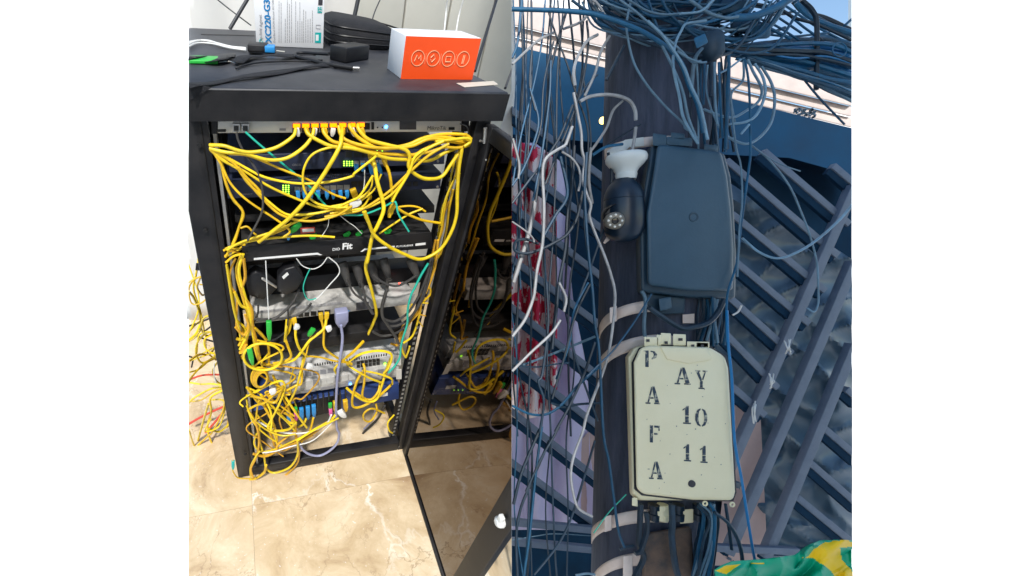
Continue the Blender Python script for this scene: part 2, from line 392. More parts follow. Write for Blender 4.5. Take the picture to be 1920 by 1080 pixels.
# door, hinged on the right post and swung a little less than square
AL = math.radians(88)
dd = (-RT * math.cos(AL) - EE * math.sin(AL)).normalized(); dnrm = dd.cross(UP).normalized()
HG = rp(W1 - .012, 0, -.006)
def dp(a, h, o=0): return HG + dd * a + UP * h + dnrm * o
def dbox(a0, a1, h0, h1, o0, o1): return [dp(a0, h0, o0), dp(a1, h0, o0), dp(a1, h1, o0), dp(a0, h1, o0)], dnrm * (o1 - o0)
dsg = 1 if dnrm.dot(-RT) > 0 else -1
DW = .503; db, dt_ = hb + .004, -.006
mk('door_glass', M().prism(*dbox(.026, DW - .056, db + .012, dt_ - .02, -.002 * dsg, .002 * dsg)), 'glass', rack, LEFT)
for (a0, a1, h0, h1) in ((0, .028, db, dt_), (DW - .060, DW, db, dt_), (.028, DW - .060, dt_ - .028, dt_), (.028, DW - .060, db, db + .012)):
    mk('door_frame', M().prism(*dbox(a0, a1, h0, h1, -.010 * dsg, .008 * dsg)), 'rackblack', rack, LEFT, bevel=.002)
kn = hit(940, 978, dp(0, 0, .012 * dsg), dnrm)
m = M(); m.lathe(kn, dnrm * dsg, [(-.006, .010), (0, .013), (.008, .012), (.013, .007)], 8); m.box(kn + UP * .014 + dnrm * dsg * .006, dd * .006, UP * .012, dnrm * .005)
mk('door_latch', m, 'whp', rack, LEFT, bevel=.002)
m = M(); q = rk(908, 262, -.02); m.tube(spline([rk(910, 240, -.02), rk(909, 255, -.02), rk(908, 268, -.02)]), .004, 8); m.tube(spline([rk(908, 266, -.02), rk(900, 264, -.024)]), .0025, 6)
mk('hinge_pin', m, 'steel', rack, LEFT, smooth=True)
mk('door_stay', M().tube(spline([rk(908, 296, -.03), rk(938, 328, -.06), rk(965, 358, -.09)]), .0022, 6), 'rail', rack, LEFT, smooth=True)
for (x, y) in ((374, 272), (385, 432), (460, 851)): mk('screw', M().lathe(rk(x, y, -.004), -EE, [(0, .005), (.003, .004)], 8), 'dusty', rack)

# ================================================================== DEVICES
def device(name, label, cat, qpx, off, depth, ma, top=None, back=0.0):
    P_ = quad(Z(qpx), rk, off); o = thing(name, (P_[2] + P_[3]) / 2, label, cat)
    mk('chassis', M().prism(P_, EE * depth), ma, o, LEFT, bevel=.0015); return o
def plate(name, par, s, off, ma, th=.0012, bev=0):
    return mk(name, M().prism(quad(Z(s), rk, off - th), EE * (th * .9)), ma, par, LEFT, bevel=bev)
def rect(x, y, w_, h_, sl=0):
    return f'S {x-w_/2},{y-h_/2+sl*w_/2} {x+w_/2},{y-h_/2-sl*w_/2} {x+w_/2},{y+h_/2-sl*w_/2} {x-w_/2},{y+h_/2+sl*w_/2}'
def led(par, x, y, off, ma, r=1.6): mk('led', M().lathe(rk(x, y, off - .001), -EE, [(0, r * .001), (.001, r * .0007)], 8), ma, par)
# 1 white router at the top
d1 = device('router', 'white one-unit router with glowing orange ports at rack top', 'router', 'S 408,224 866,224 865,247 408,250', .004, .22, 'white_dev')
for s in ('S 396,224 407,224 407,251 397,251', 'S 867,224 880,224 879,246 866,247'): plate('mounting_ear', d1, s, .006, 'dark_dev', .004)
for i in range(8):
    x = 556 + i * 17.3; y = 241 - i * .25
    pp = plate('port', d1, rect(x, y, 15, 16), .004, 'port', .0016)
    mk('port_glow', M().prism(quad(Z(rect(x, y - 5, 13, 7)), rk, .0018), EE * .0005), 'led_o', pp)
plate('port', d1, rect(687, 237, 13, 12), .004, 'port'); plate('usb_port', d1, rect(699, 236, 5, 14), .004, 'port')
plate('display', d1, rect(765, 234.5, 31, 17), .004, 'inkx'); plate('port', d1, rect(416, 245, 15, 5), .004, 'port')
plate('card_slot', d1, rect(530, 243, 12, 4), .004, 'inkd'); plate('power_port', d1, rect(847, 241, 11, 5), .004, 'port')
led(d1, 724, 238, .004, 'led_b', 3); led(d1, 717, 239, .004, 'port', 1.6); led(d1, 708, 239, .004, 'port', 1.6)
for x in (443, 460):
    pp = plate('fibre_cage', d1, rect(x, 240, 14, 15), .002, 'steel', .006); plate('cage_mouth', d1, rect(x, 241, 9, 9), -.0045, 'port')
xd = (rk(832, 245) - rk(810, 245)).normalized(); yd = UP
text('MikroTik', rk(800, 243.5, .003), xd, yd, .011, 'inkx', 'lettering', d1)
# 2 upper dark-blue switch
d2 = device('network_switch', 'upper navy network switch behind yellow cords, below the white router', 'switch', 'S 428,292 835,278 833,308 430,324', .02, .30, 'navy_dev')
text('CISCO', rk(548, 311, .018), xd, yd, .006, 'inkd', 'lettering', d2)
for i in range(4): plate('port', d2, rect(654 + i * 15.5, 289 - i * .4, 12, 11), .02, 'port')
for i in range(4):
    for j in range(3): led(d2, 645 + i * 5.2, 303 + j * 3.6, .019, 'led_g', 1.5)
for i in range(5): plate('fibre_port', d2, rect(668 + i * 12, 306 - i * .5, 10, 8), .02, 'steel')
led(d2, 717, 282, .019, 'led_g', 2); led(d2, 707, 283, .019, 'led_g', 1.6)
# 3 second switch with blue plugs
d3 = device('network_switch', 'navy network switch with row of blue fibre plugs', 'switch', 'S 425,341 828,324 826,354 427,373', .015, .30, 'navy_dev')
m = M()
for i in range(34): m.prism(quad(Z(rect(550 + i * 3.5, 331.5 - i * .12, 1.6, 6)), rk, .0138), EE * .0008)
mk('vent_slot', m, 'port', d3, kind='stuff')
for i in range(3):
    for j in range(5): led(d3, 531 + i * 5, 348 + j * 3.8, .014, 'led_g', 1.6)
for i in range(8): plate('fibre_port', d3, rect(558 + i * 12.6 + (4 if i > 3 else 0), 355 - i * .5, 11, 9), .015, 'steel')
for i in range(3): plate('port', d3, rect(664 + i * 13, 345 - i * .5, 11, 10), .015, 'port')
for i in range(2): plate('port', d3, rect(767 + i * 12, 345 - i * .5, 9, 8), .015, 'port')
text('CONNECT', rk(450, 366, .013), xd, yd, .005, 'inkd', 'lettering', d3)
for (x, y) in ((820, 350), (821, 302)): mk('screw', M().lathe(rk(x, y, .013), -EE, [(0, .003), (.002, .0025)], 8), 'steel', d3)
# 4 fibre tray
d4 = device('fibre_tray', 'black fibre tray with white lettering across rack middle', 'fibre tray', 'S 453,463 809,436 812,466 458,491', -.012, .22, 'dusty')
plate('front_panel', d4, 'S 453,463 809,436 812,466 458,491', -.013, 'rackblack', .003, .0008)
sx_ = lambda x, y: rk(x, y, -.0185)
xd4 = (rk(800, 436) - rk(460, 463)).normalized(); yd4 = UP
text('DIO', rk(623, 470, -.0165), xd4, yd4, .0095, 'inkw', 'lettering', d4, bold=.015)
text('Fit', rk(641, 467.5, -.0165), xd4, yd4, .0225, 'inkw', 'lettering', d4, bold=.035)
text('FURUKAWA', rk(742, 464, -.0165), xd4, yd4 + xd4 * .25, .0075, 'inkw', 'lettering', d4, bold=.02)
for s in ('S 476,484 596,474 600,476.5 604,478 600,478.5 594,477.5 476,487.5', 'S 688,466 740,461 740,464 684,469', 'S 779,457 798,455 798,459 779,461', 'S 676,472 684,466 688,466 680,472'):
    mk('stripe', M().prism(quad(Z(s), rk, -.0168), EE * .0006), 'inkw', d4)
mk('screw', M().lathe(rk(463, 474, -.017), -EE, [(0, .003), (.002, .002)], 8), 'dusty', d4)
d4b = device('dusty_tray', 'dusty black slide tray behind the lettered fibre panel', 'tray', 'S 440,404 815,385 815,399 442,418', .045, .30, 'dusty')
plate('red_label', d4b, 'S 563,428 590,426 591,436 564,438', -.004, 'red', .001); plate('label', d4b, 'S 566,430 588,428.5 589,434 567,435.5', -.0052, 'whp', .001)
# power strip
d5 = device('power_strip', 'black power strip holding grey plugs behind the fibre tray', 'power strip', 'S 470,527 812,498 811,528 472,556', .07, .05, 'black')
led(d5, 749, 531, .045, 'led_r', 3)
# white router in the middle
d6 = device('router', 'dusty white router in rack middle with yellow and lilac plugs', 'router', 'S 470,586 778,553 777,570 475,607', .01, .20, 'white_dirty')
for i in range(3): plate('port', d6, rect(564 + i * 11.5, 591 - i * 1.3, 9, 7), .01, 'port')
for i in range(3): plate('port', d6, rect(588 + 13 * i, 588 - i * 1.4, 11, 8), .01, 'port')
plate('display', d6, 'S 668,568 692,566 691,579 668,582', .01, 'inkx')
m = M()
for i in range(60): m.prism(quad(Z(rect(486 + i * 2.6, 585.5 - i * .29, 1.4, 5)), rk, .0088), EE * .0008)
mk('vent_slot', m, 'inkd', d6, kind='stuff')
star = [rk(648 + (9 if k % 2 == 0 else 4) * math.cos(k * math.pi / 5), 583 + (6 if k % 2 == 0 else 2.6) * math.sin(k * math.pi / 5), .0085) for k in range(10)]
mk('star_mark', M().prism(star, EE * .0006), 'blu', d6)
# black unit below it
d7 = device('black_unit', 'plain black one-unit case between the two white devices', 'equipment case', 'S 480,648 758,613 757,632 482,668', .03, .22, 'dark_dev')
# pale switch, modular chassis, blue switch
d8 = device('network_switch', 'pale grey network switch with ports and one green light', 'switch', 'S 500,700 751,664 752,681 502,718', .02, .26, 'grey_dev')
m = M()
for i in range(40): m.prism(quad(Z(rect(545 + i * 4.6, 690.5 - i * .66, 2, 4)), rk, .0188), EE * .0008)
mk('vent_slot', m, 'port', d8, kind='stuff')
for i in range(12): plate('port', d8, rect(672 + (i % 6) * 7.4, 680.5 - (i % 6) * 1.05 + (i // 6) * 6.5, 6.2, 5.4), .02, 'port')
led(d8, 722, 682, .019, 'led_g', 4)
for i in range(8): plate('port', d8, rect(550 + i * 14, 705 - i * 1.9, 11, 8), .02, 'inkd')
d9 = device('optical_terminal', 'white modular chassis with small slots and blue light', 'network chassis', 'S 505,726 748,686 748,706 507,748', .005, .26, 'white_dirty')
for i in range(13): plate('module', d9, rect(552 + i * 13.5, 724 - i * 2.15, 11, 11, .16), .005, 'grey_dev' if i % 3 else 'inkd')
for i in range(3):
    plate('vent', d9, rect(580 + i * 34, 733 - i * 5.5, 26, 5, .16), .005, 'inkd')
led(d9, 657, 720, .002, 'led_b', 4)
d10 = device('network_switch', 'blue network switch with fin dividers and fibre plugs at bottom', 'switch', 'S 474,770 748,718 748,748 478,802', .012, .24, 'blue_dev')
plate('front_panel', d10, 'S 474,772 640,740 640,770 478,802', .011, 'dark_dev', .002)
for i in range(15): plate('fin', d10, f'S {500+i*10.5},{757-i*1.75} {502.5+i*10.5},{756.7-i*1.75} {502.5+i*10.5},{786-i*1.75} {500+i*10.5},{786.3-i*1.75}', .008, 'port', .008)
plate('label', d10, 'S 708,739 727,736 727,742 708,745', .011, 'whp')
for i in range(3): led(d10, 690 + i * 9, 752 - i * 2, .011, 'led_g', 2)
for (x, y) in ((747, 676), (748, 702)): plate('mounting_ear', d9, rect(x, y, 10, 18), .004, 'white_dev', .003)
# black power adapters, plugs and fibre plugs
def brick(name, s, off, th, ma, label, cat, bev=.004):
    return mk(name, M().prism(quad(Z(s), rk, off), EE * th), ma, clip=LEFT, bevel=bev, label=label, cat=cat)
brick('power_adapter', 'C 470,320 560,255 640,290 740,390 690,440 620,490 500,450', .0, .03, 'black', 'black power adapter lying left in the rack middle', 'power adapter')
brick('power_adapter', 'C 740,300 790,240 880,215 950,310 900,400 810,455 735,420', -.015, .03, 'black', 'black power adapter with pale sticker, right of its twin', 'power adapter')
brick('sticker', 'C 772,300 815,262 828,280 785,318', -.0165, .001, 'whp', 'small pale sticker on the right power adapter', 'sticker', 0)
brick('prong', 'C 605,308 625,308 735,380 728,395 605,322', -.004, .004, 'steel', 'metal prong of the left power adapter', 'plug prong', .001)
for i, (x, y, a) in enumerate(((646, 508, .3), (672, 512, .25), (699, 507, .35), (723, 501, .3), (775, 500, .5))):
    b = rk(x, y, .02); dv = (-UP + RT * a - EE * .5).normalized()
    m = M(); m.tube([b - dv * .022, b - dv * .012, b, b + dv * .012, b + dv * .02, b + dv * .030], lambda t: .012 - .008 * max(0, t - .3), 8)
    ptg = thing('power_plug', b, 'grey power plug, %s from the left in the power strip' % ('first', 'second', 'third', 'fourth', 'fifth')[i], 'plug', 'power plugs in the strip')
    mk('plug_body', m, 'dgrey', ptg, smooth=True)
    m = M()
    for k in range(4): m.lathe(b + dv * (.018 + k * .005), dv, [(0, .007), (.003, .007)], 8)
    mk('strain_relief', m, 'dgrey', ptg)

# ================================================================== CABLES IN THE RACK
def cable(s, w_, off, ma, label, group=None, name='patch_cord', clip=LEFT, fn=rk, jit=0, k=6, wig=0, cat='cable'):
    pts = Z(s) if isinstance(s, str) else s
    n_ = len(pts); P_ = []
    for i, (x, y) in enumerate(pts):
        o = off if not isinstance(off, (tuple, list)) else off[0] + (off[1] - off[0]) * i / max(1, n_ - 1)
        if len(off) == 3 if isinstance(off, (tuple, list)) else False:
            t = i / max(1, n_ - 1); o = off[0] * (1 - t) * (1 - t) + 2 * off[1] * t * (1 - t) + off[2] * t * t
        P_.append(fn(x + random.uniform(-jit, jit), y + random.uniform(-jit, jit), o))
    r = w_ * (.38 if fn is rk else .40 if fn is pt else .5) * sum(q.y for q in P_) / n_ / F
    S_ = spline(P_, 7)
    if wig:
        S_ = [q + V3((noise.noise(q * 9 + V3((off if not isinstance(off, (tuple, list)) else off[0], 3, 1)) * 40), 0, noise.noise(q * 9 + V3((7, 1, 2))))) * wig for q in S_]
    return mk(name, M().tube(S_, r, k), ma, clip=clip, smooth=True, label=label, cat=cat, group=group)
UPR = 'yellow cords at the rack top'
top_y = [
 ('A 790,120 765,180 640,260 480,290 380,280 270,245 165,240', 9, (-.01, -.05, -.02), 'yel', 'thick yellow cord from first orange port curving to left post'),
 ('A 920,120 905,180 840,260 720,335 580,345 420,300 280,290 165,262', 9, (-.01, -.05, -.02), 'yel', 'thick yellow cord from third orange port sagging to left post'),
 ('A 860,120 880,160 960,210 1060,250 1196,262 B 150,290 300,335 450,345 600,350 720,290 850,240', 9, (-.01, -.06, -.02), 'yel', 'thick yellow cord running right, lowest across rack top'),
 ('A 985,120 1000,160 1060,215 1196,245 B 120,275 280,300 480,310 560,270 700,215 880,215', 9, (-.01, -.05, -.02), 'yel2', 'thick yellow cord from fourth orange port to right post'),
 ('A 1125,120 1120,180 1110,240 1060,340 960,500 860,640 740,770 640,850 520,940', 10.5, (-.01, -.09, -.03), 'yel', 'thick yellow cord falling diagonally down to the left'),
 ('B 20,90 30,120 90,190 220,260 330,260 450,235 560,190 700,180 870,215', 9.5, (-.01, -.05, -.02), 'yel2', 'thick yellow cord from seventh orange port to right post'),
 ('B 80,90 90,130 160,200 300,240 420,270 455,320 450,400 520,465 600,485 690,465 760,370 850,240', 9.5, (-.01, -.07, -.02), 'yel', 'thick yellow cord with an S bend below the white router display'),
 ('B -60,100 -40,170 20,215 150,250 300,262 470,245 600,195 740,210 880,235', 8.5, (-.01, -.06, -.02), 'yel2', 'thick yellow cord from sixth orange port in right bundle'),
 ('B 860,160 890,200 880,240 800,260 700,255 600,290 520,300', 8, -.03, 'yel2', 'yellow cord looping at the right post top'),
 ('B 640,215 760,200 870,190 895,215 850,250', 8, -.035, 'yel', 'yellow cord bent round the right post top'),
 ('B 560,185 700,160 850,165 900,195', 8, (-.03, -.02), 'yel2', 'yellow cord topmost in the right bundle'),
 ('A 1196,250 1050,255 920,300 855,390 840,500 870,600 960,670 1080,690 1196,690', 6, (-.03, -.05), 'yel', 'yellow cord making an open loop left of the green lights'),
 ('A 165,265 280,320 420,400 560,470 740,510 900,518 1060,500 1196,465 B 60,440 200,330 220,300', 6.5, (-.02, -.05), 'yel', 'yellow cord sagging across the upper navy switch'),
 ('A 165,262 300,300 460,320 700,420 880,490 1050,590 1150,625', 6, (-.02, -.03), 'yel2', 'yellow cord running from left post to last blue plug'),
 ('A 170,270 260,350 420,430 600,540 800,630 960,690 1100,715 1196,700', 6.5, (-.02, -.04), 'yel', 'yellow cord crossing the lower navy switch'),
 ('A 170,272 300,370 380,420 440,510 560,620 700,730 800,745 1000,720 1196,640 B 100,600 190,460', 6.5, (-.02, -.05), 'yel', 'yellow cord sagging below the blue plugs'),
 ('A 175,275 340,370 420,480 600,680 720,760 900,790 1080,750 1196,680', 6.5, (-.02, -.055), 'yel2', 'lowest yellow cord sagging below the blue plugs'),
 ('A 170,270 240,350 280,500 330,620 410,730 380,830 345,940 280,1050', 7, -.02, 'yel2', 'yellow cord kinked along the left post'),
 ('A 175,268 250,360 285,520 340,640 405,720 370,860 330,960', 7, -.012, 'yel', 'yellow cord beside the kinked one at left post'),
 ('A 180,270 250,380 320,520 440,640 620,760 720,830 745,870 700,905', 6, (-.02, -.04), 'yel2', 'yellow cord ending at the green plug'),
 ('A 300,980 480,930 700,905 900,895 1070,905', 6, -.03, 'yel', 'yellow cord lying along the fibre tray top edge'),
 ('A 290,1000 400,940 640,860 800,790 920,740', 6, -.035, 'yel', 'yellow cord rising from fibre tray left end'),
 ('A 280,990 430,930 560,900 700,850 760,800', 6, -.03, 'yel2', 'yellow cord second at fibre tray left end'),
 ('A 390,840 440,830 490,880 540,910', 5, -.03, 'yel2', 'short yellow cord at the fibre tray left corner'),
 ('A 375,400 430,470 520,560 570,640 600,680', 7, -.03, 'yel2', 'short thick yellow cord beside the black cable'),
 ('B 835,260 810,420 800,600 795,740 760,860 690,980 600,1045 520,1065 420,1030 300,970 200,890 160,800 130,720', 9, (-.03, -.07), 'yel', 'long yellow cord looping over the fibre tray from right post'),
 ('B 185,320 205,400 220,500 260,640 265,720 220,830 185,900 150,1080 D 170,140 155,240 200,400 240,580 225,650 170,770 150,800', 9, (-.02, -.12, .06), 'yel', 'long yellow cord hanging over the lettering to rack middle'),
 ('B 270,340 310,450 325,560 330,640 310,760', 8, -.03, 'yel2', 'yellow cord hanging straight with a crimped end'),
 ('B -120,735 0,710 150,690 320,600 420,480 480,370 580,270 700,210', 7, (-.04, -.05), 'yel', 'yellow cord rising to the right bundle, upper of pair'),
 ('B -160,760 0,730 120,700 300,580 460,430 600,310 740,230', 7, (-.04, -.05), 'yel2', 'yellow cord rising to the right bundle, lower of pair'),
 ('B 330,650 360,590 450,440 490,330 560,270', 7, -.05, 'yel', 'yellow cord climbing steeply into right bundle'),
 ('B -150,690 0,660 80,630 170,560 190,460', 4.5, -.03, 'yel', 'thin yellow fibre from blue plug, upper'),
 ('B -150,750 20,700 120,630 200,560 250,450', 4.5, -.035, 'yel', 'thin yellow fibre from blue plug, lower'),
 ('B 345,680 420,730 540,780 680,805', 7, (-.03, -.02), 'yel2', 'yellow cord reaching right rail above the fibre tray'),
 ('B 350,690 450,680 520,690 570,720', 5, -.02, 'yel2', 'thin yellow cord above the fibre tray, right'),
 ('B 235,880 340,810 450,740 550,700', 5, -.025, 'yel', 'thin yellow cord rising from fibre tray right half'),
 ('B -220,660 -60,700 60,640 B 160,600 150,640 120,680 60,700', 6, -.03, 'yel', 'yellow cord knotted near the white tag'),
 ('B 120,720 160,810 200,890 B 240,930', 7, -.05, 'yel', 'yellow cord crossing above the lettering'),
]
for s, w_, o, ma, lb in top_y: cable(s, w_, o, ma, lb, UPR, k=8)
# crimped plugs
def plug(x0, y0, x1, y1, w_, off, ma, label, cat='plug', name='cable_plug', tip=None, group=None):
    a, b = rk(x0, y0, off), rk(x1, y1, off); r = w_ / 2 * a.y / F; ax = (b - a).normalized(); sd = ax.cross(EE).normalized()
    m = M(); q = lambda t, s: a.lerp(b, t) + sd * s
    m.prism([q(0, -r) - EE * r * .7, q(0, r) - EE * r * .7, q(.6, r) - EE * r * .7, q(1, r * .45) - EE * r * .4, q(1, -r * .45) - EE * r * .4, q(.6, -r) - EE * r * .7], EE * r * 1.4)
    return mk(name, m, ma, clip=LEFT, bevel=r * .2, label=label, cat=cat, group=group)
for i in range(8):
    x = 556 + i * 17.3; plug(x, 240, x + (4, 6, -2, 4, -3, 0, 5, 6)[i], 256, 9, -.008, 'yel2' if i % 2 else 'whp', 'network plug in the %s orange port from the left' % ('first', 'second', 'third', 'fourth', 'fifth', 'sixth', 'seventh', 'last')[i], group='plugs in the top router')
for i in range(8):
    x = 558 + i * 12.6 + (4 if i > 3 else 0); plug(x, 357, x + 2 - i % 3, 376 - i * .6, 7.5, -.004, 'blu', 'blue fibre plug, %s in the lower navy switch row' % ('first', 'second', 'third', 'fourth', 'fifth', 'sixth', 'seventh', 'last')[i], group='blue fibre plugs')
for i, (x, y, x1, y1) in enumerate(((668, 308, 668, 324), (681, 306, 680, 322), (694, 308, 699, 332), (707, 306, 716, 328))):
    plug(x, y, x1, y1, 8, -.004, 'blu', 'blue fibre plug, %s in the upper navy switch' % ('first', 'second', 'third', 'fourth')[i], group='blue fibre plugs')
plug(695, 289, 700, 312, 11, -.006, 'yel2', 'yellow network plug in the upper switch, left'); plug(718, 289, 723, 312, 10, -.006, 'yel2', 'yellow network plug in the upper switch, right')
plug(661, 354, 668, 374, 12, -.008, 'yel2', 'yellow network plug in the lower switch, left'); plug(690, 362, 694, 374, 10, -.008, 'yel2', 'yellow network plug in the lower switch, right')
plug(737, 382, 729, 408, 10, -.03, 'yel2', 'loose yellow network plug hanging above the tray')
plug(562, 418, 545, 436, 11, -.02, 'grn', 'green fibre plug tilted above the fibre tray'); plug(543, 436, 540, 450, 7, -.02, 'blu', 'blue fibre tail below the tilted green plug')
plug(655, 384, 678, 378, 14, -.04, 'whp', 'white paper tag on cords in rack middle', 'tag', 'cable_tag')
for x in (582, 645, 722, 668): plug(x, 448 - (x - 582) * .07, x + 12, 440 - (x - 582) * .07, 8, .0, 'grn', 'green fibre coupler behind the panel at %s' % {582: 'its left', 645: 'its middle', 722: 'its right', 668: 'centre right'}[x])
OT = 'odd cables in the rack'
cable('A 360,150 375,210 420,300 480,380 530,480 550,600 545,720 490,840 440,930', 6, (-.01, -.05), 'dgrey', 'dark grey cable hanging down from the top router left', OT)
cable('A 425,145 520,230 700,380 880,530 1010,680 1110,735 1196,745 B 130,740 260,690 340,650 360,670 375,740 450,865', 5, (-.01, -.06), 'aqua', 'aqua green cord crossing the rack diagonally', OT)
cable('B 130,420 125,540 90,640 40,720', 2.5, -.03, 'whp', 'thin white fibre hanging from the upper switch', OT)
cable('A 1030,760 1020,830 970,910', 2, -.03, 'whp', 'thin white fibre above the panel lettering, left', OT)
cable('A 1100,740 1160,790 B 60,830 110,880', 2, -.03, 'whp', 'thin white fibre above the panel lettering, right', OT)
cable('B 820,85 870,110 885,170', 3, -.01, 'blk', 'thin black power lead beside the top router', OT)
cable('C 640,170 652,400 665,640', 3, -.03, 'whp', 'straight white fibre hanging to a green plug', OT)
plug(504, 602, 505, 638, 10, -.03, 'grn', 'green fibre plug hanging below the white router')
cable('C 890,150 940,210 1020,235 1090,205 1140,140', 2.5, -.02, 'whp', 'small white fibre arc under the fibre tray', OT)
cable('C 1150,140 1220,200 1235,270 1160,360 1080,450 1030,490', 3, -.02, 'whp', 'long white fibre arc under the lettering', OT)
cable('C 1000,230 960,320 945,400 980,480 1050,475', 3, -.02, 'aqua', 'thin aqua fibre hook under the fibre tray', OT)
cable('C 910,400 870,490 800,570 700,640 560,650', 7, (0, -.02), 'dgrey', 'grey lead curving from the right power adapter', OT)
cable('C 1010,510 960,570 860,620 700,640 540,640', 6, (0, -.02), 'dgrey', 'grey lead lying on the white router', OT)
cable('C 580,520 575,600 540,680', 5, -.01, 'dgrey', 'short dark lead dropping at the white router left', OT)
cable('C 820,560 820,660 800,740 720,800 650,820', 4, -.03, 'blk', 'thin black lead looping below the white router', OT)
cable('D 0,320 60,430 150,500 220,600', 6, (-.01, -.03), 'dgrey', 'grey power lead from the first plug', OT)
cable('D 115,330 140,420 155,500 210,600', 6, (-.01, -.03), 'dgrey', 'grey power lead from the second plug', OT)
cable('D 210,280 290,340 400,372 500,330 570,280', 6.5, (-.01, -.04), 'dgrey', 'grey power lead drooping between plugs', OT)
cable('D 330,330 325,400 290,520 290,620 340,700 400,790 420,840', 8, (-.01, -.03), 'dgrey', 'thick grey power lead hanging in an S curve', OT)
for i, s in enumerate(('D 300,640 380,660 460,620 520,560 600,420 680,200', 'D 340,700 420,690 500,640 580,540 650,380 700,150', 'D 210,740 280,775 370,765 450,720 540,600 620,430 690,120')):
    cable(s, 6.5, -.02, 'dgrey', 'grey power lead sweeping up to right rail, %s' % ('upper', 'middle', 'lower')[i], OT)
cable('D 660,190 600,290 550,390 520,450 495,560 490,680 460,780 440,860 430,950 390,1020 340,1075', 5.5, -.045, 'aqua', 'aqua cord running down the right of the rack', OT)
# serial cable
plug(640, 581, 640, 612, 25, -.025, 'grp', 'lilac grey serial plug on the white router')
cable('C 1250,690 1262,800 1245,950 1225,1075 E 960,300 950,420 945,560 950,680 965,720 950,780 900,830 840,858 780,850 735,820 715,780', 6.5, (-.04, -.06, -.03), 'grp', 'lilac grey serial cable hanging to the rack base', OT, k=8)
# middle yellow plugs and cords
for i, (x, y, x1, y1) in enumerate(((551, 594, 553, 612), (540, 598, 541, 616), (601, 587, 603, 603), (613, 586, 611, 602))):
    plug(x, y, x1, y1, 8.5, -.01, 'yel2', 'yellow network plug, %s in the middle white router' % ('second', 'first', 'third', 'fourth')[i], group='plugs in the middle router')
MID = 'yellow cords in the rack middle'
mid = [('C 812,640 805,720 795,820', 7), ('C 845,640 830,730 800,790 820,860 845,940 800,980 700,1000', 7), ('C 880,690 885,800 920,890 980,945', 7),
       ('C 1090,640 1110,740 1110,850 1140,900 1230,960 1339,1010', 6), ('C 1130,640 1110,720 1000,810 940,890 870,970 760,1000', 7),
       ('C 960,940 1080,950 1200,980 1339,1000', 5), ('C 1339,920 1260,980 1200,1040 1210,1080', 6), ('C 1010,760 985,850 965,940 925,1080', 4),
       ('E 740,230 720,330 690,440 640,540', 6), ('E 735,240 730,320 725,400 690,415 620,450 520,480', 6), ('E 545,350 620,480 700,600 760,680', 6),
       ('D 135,820 60,900 0,950', 8), ('D 0,1000 100,930 220,900 320,905 365,940 340,1030 300,1080', 6.5), ('F 105,275 115,320 110,400 100,480 140,510', 6),
       ('F 280,240 250,320 220,420 190,500 130,515 60,480 0,430', 6.5), ('F 290,400 250,440 180,500 100,545 45,550 35,500 60,400 95,330', 6.5),
       ('F 0,280 60,320 150,370 220,395', 5.5), ('F 210,400 200,450 160,500 110,500', 5.5), ('F 100,320 200,340 280,370 290,400', 5),
       ('F 185,530 190,580 150,640 110,630 110,590 160,560 240,590', 5), ('F 300,600 260,650 270,700 290,715', 4), ('F 40,450 120,500 170,520', 6)]
for i, (s, w_) in enumerate(mid): cable(s, w_, (-.01, -.05, -.03), ('yel', 'yel2')[i % 2], 'yellow cord among the tangle over the middle and lower devices', MID)
# coils and bundles on the left inside
BUN = 'yellow cord bundle inside the left post'
bun = ['C 450,110 425,250 470,450 515,620 500,740 430,880', 'C 440,130 410,270 455,470 500,640 480,760 420,860', 'C 400,150 355,260 360,380 405,470 410,700 470,770 490,840 440,940',
       'C 330,200 345,350 380,560 420,720 440,800', 'C 300,90 350,60 420,70 470,40', 'C 310,130 360,90 430,110', 'C 305,160 330,130 400,90 450,60', 'C 320,190 380,130 440,110',
       'C 460,150 470,300 450,420 520,560 530,700 570,830 590,960', 'C 380,420 440,520 490,560 520,680', 'C 540,700 600,760 650,820 670,900 670,1000', 'C 400,700 440,760 480,770 500,700 470,600',
       'E 320,0 370,60 350,160', 'E 330,30 380,100 360,200 345,240', 'E 400,20 380,110 340,210', 'E 410,40 430,140 460,240', 'C 410,800 450,810 480,790', 'C 420,920 450,910 490,850',
       'C 360,380 380,480 400,600 430,700 500,770', 'E 430,50 480,90 510,130', 'E 440,130 460,260 510,290 600,300', 'E 320,120 350,120 380,110', 'C 540,800 560,900 600,980 680,1010 780,1000']
for i, s in enumerate(bun): cable(s, random.uniform(5.5, 8.5), random.uniform(-.035, .02), ('yel', 'yel2', 'yel3')[i % 3], 'yellow cord in the vertical bundle beside the left post', BUN, jit=1.5)
def ell(cx, cy, rx, ry, n_=18, rot=0, turns=1.0):
    return [(cx + rx * math.cos(2 * math.pi * turns * i / n_) * math.cos(rot) - ry * math.sin(2 * math.pi * turns * i / n_) * math.sin(rot),
             cy + rx * math.cos(2 * math.pi * turns * i / n_) * math.sin(rot) + ry * math.sin(2 * math.pi * turns * i / n_) * math.cos(rot)) for i in range(n_ + 1)]
cable(ell(493, 669, 36, 25), 7, -.05, 'yel', 'large yellow coil hanging at lower left in the rack', 'yellow coils', 'cable_coil', cat='coil', k=8)
for i in range(5): cable(ell(487 + i * .9, 708 + i, 16 - i * 1.6, 19 - i * 1.2, rot=.1 * i), 4.5, -.04 - i * .004, ('yel2', 'yel3')[i % 2], 'turn of the small tight yellow coil below the large coil', 'small tight coil', 'cable_coil', cat='coil')
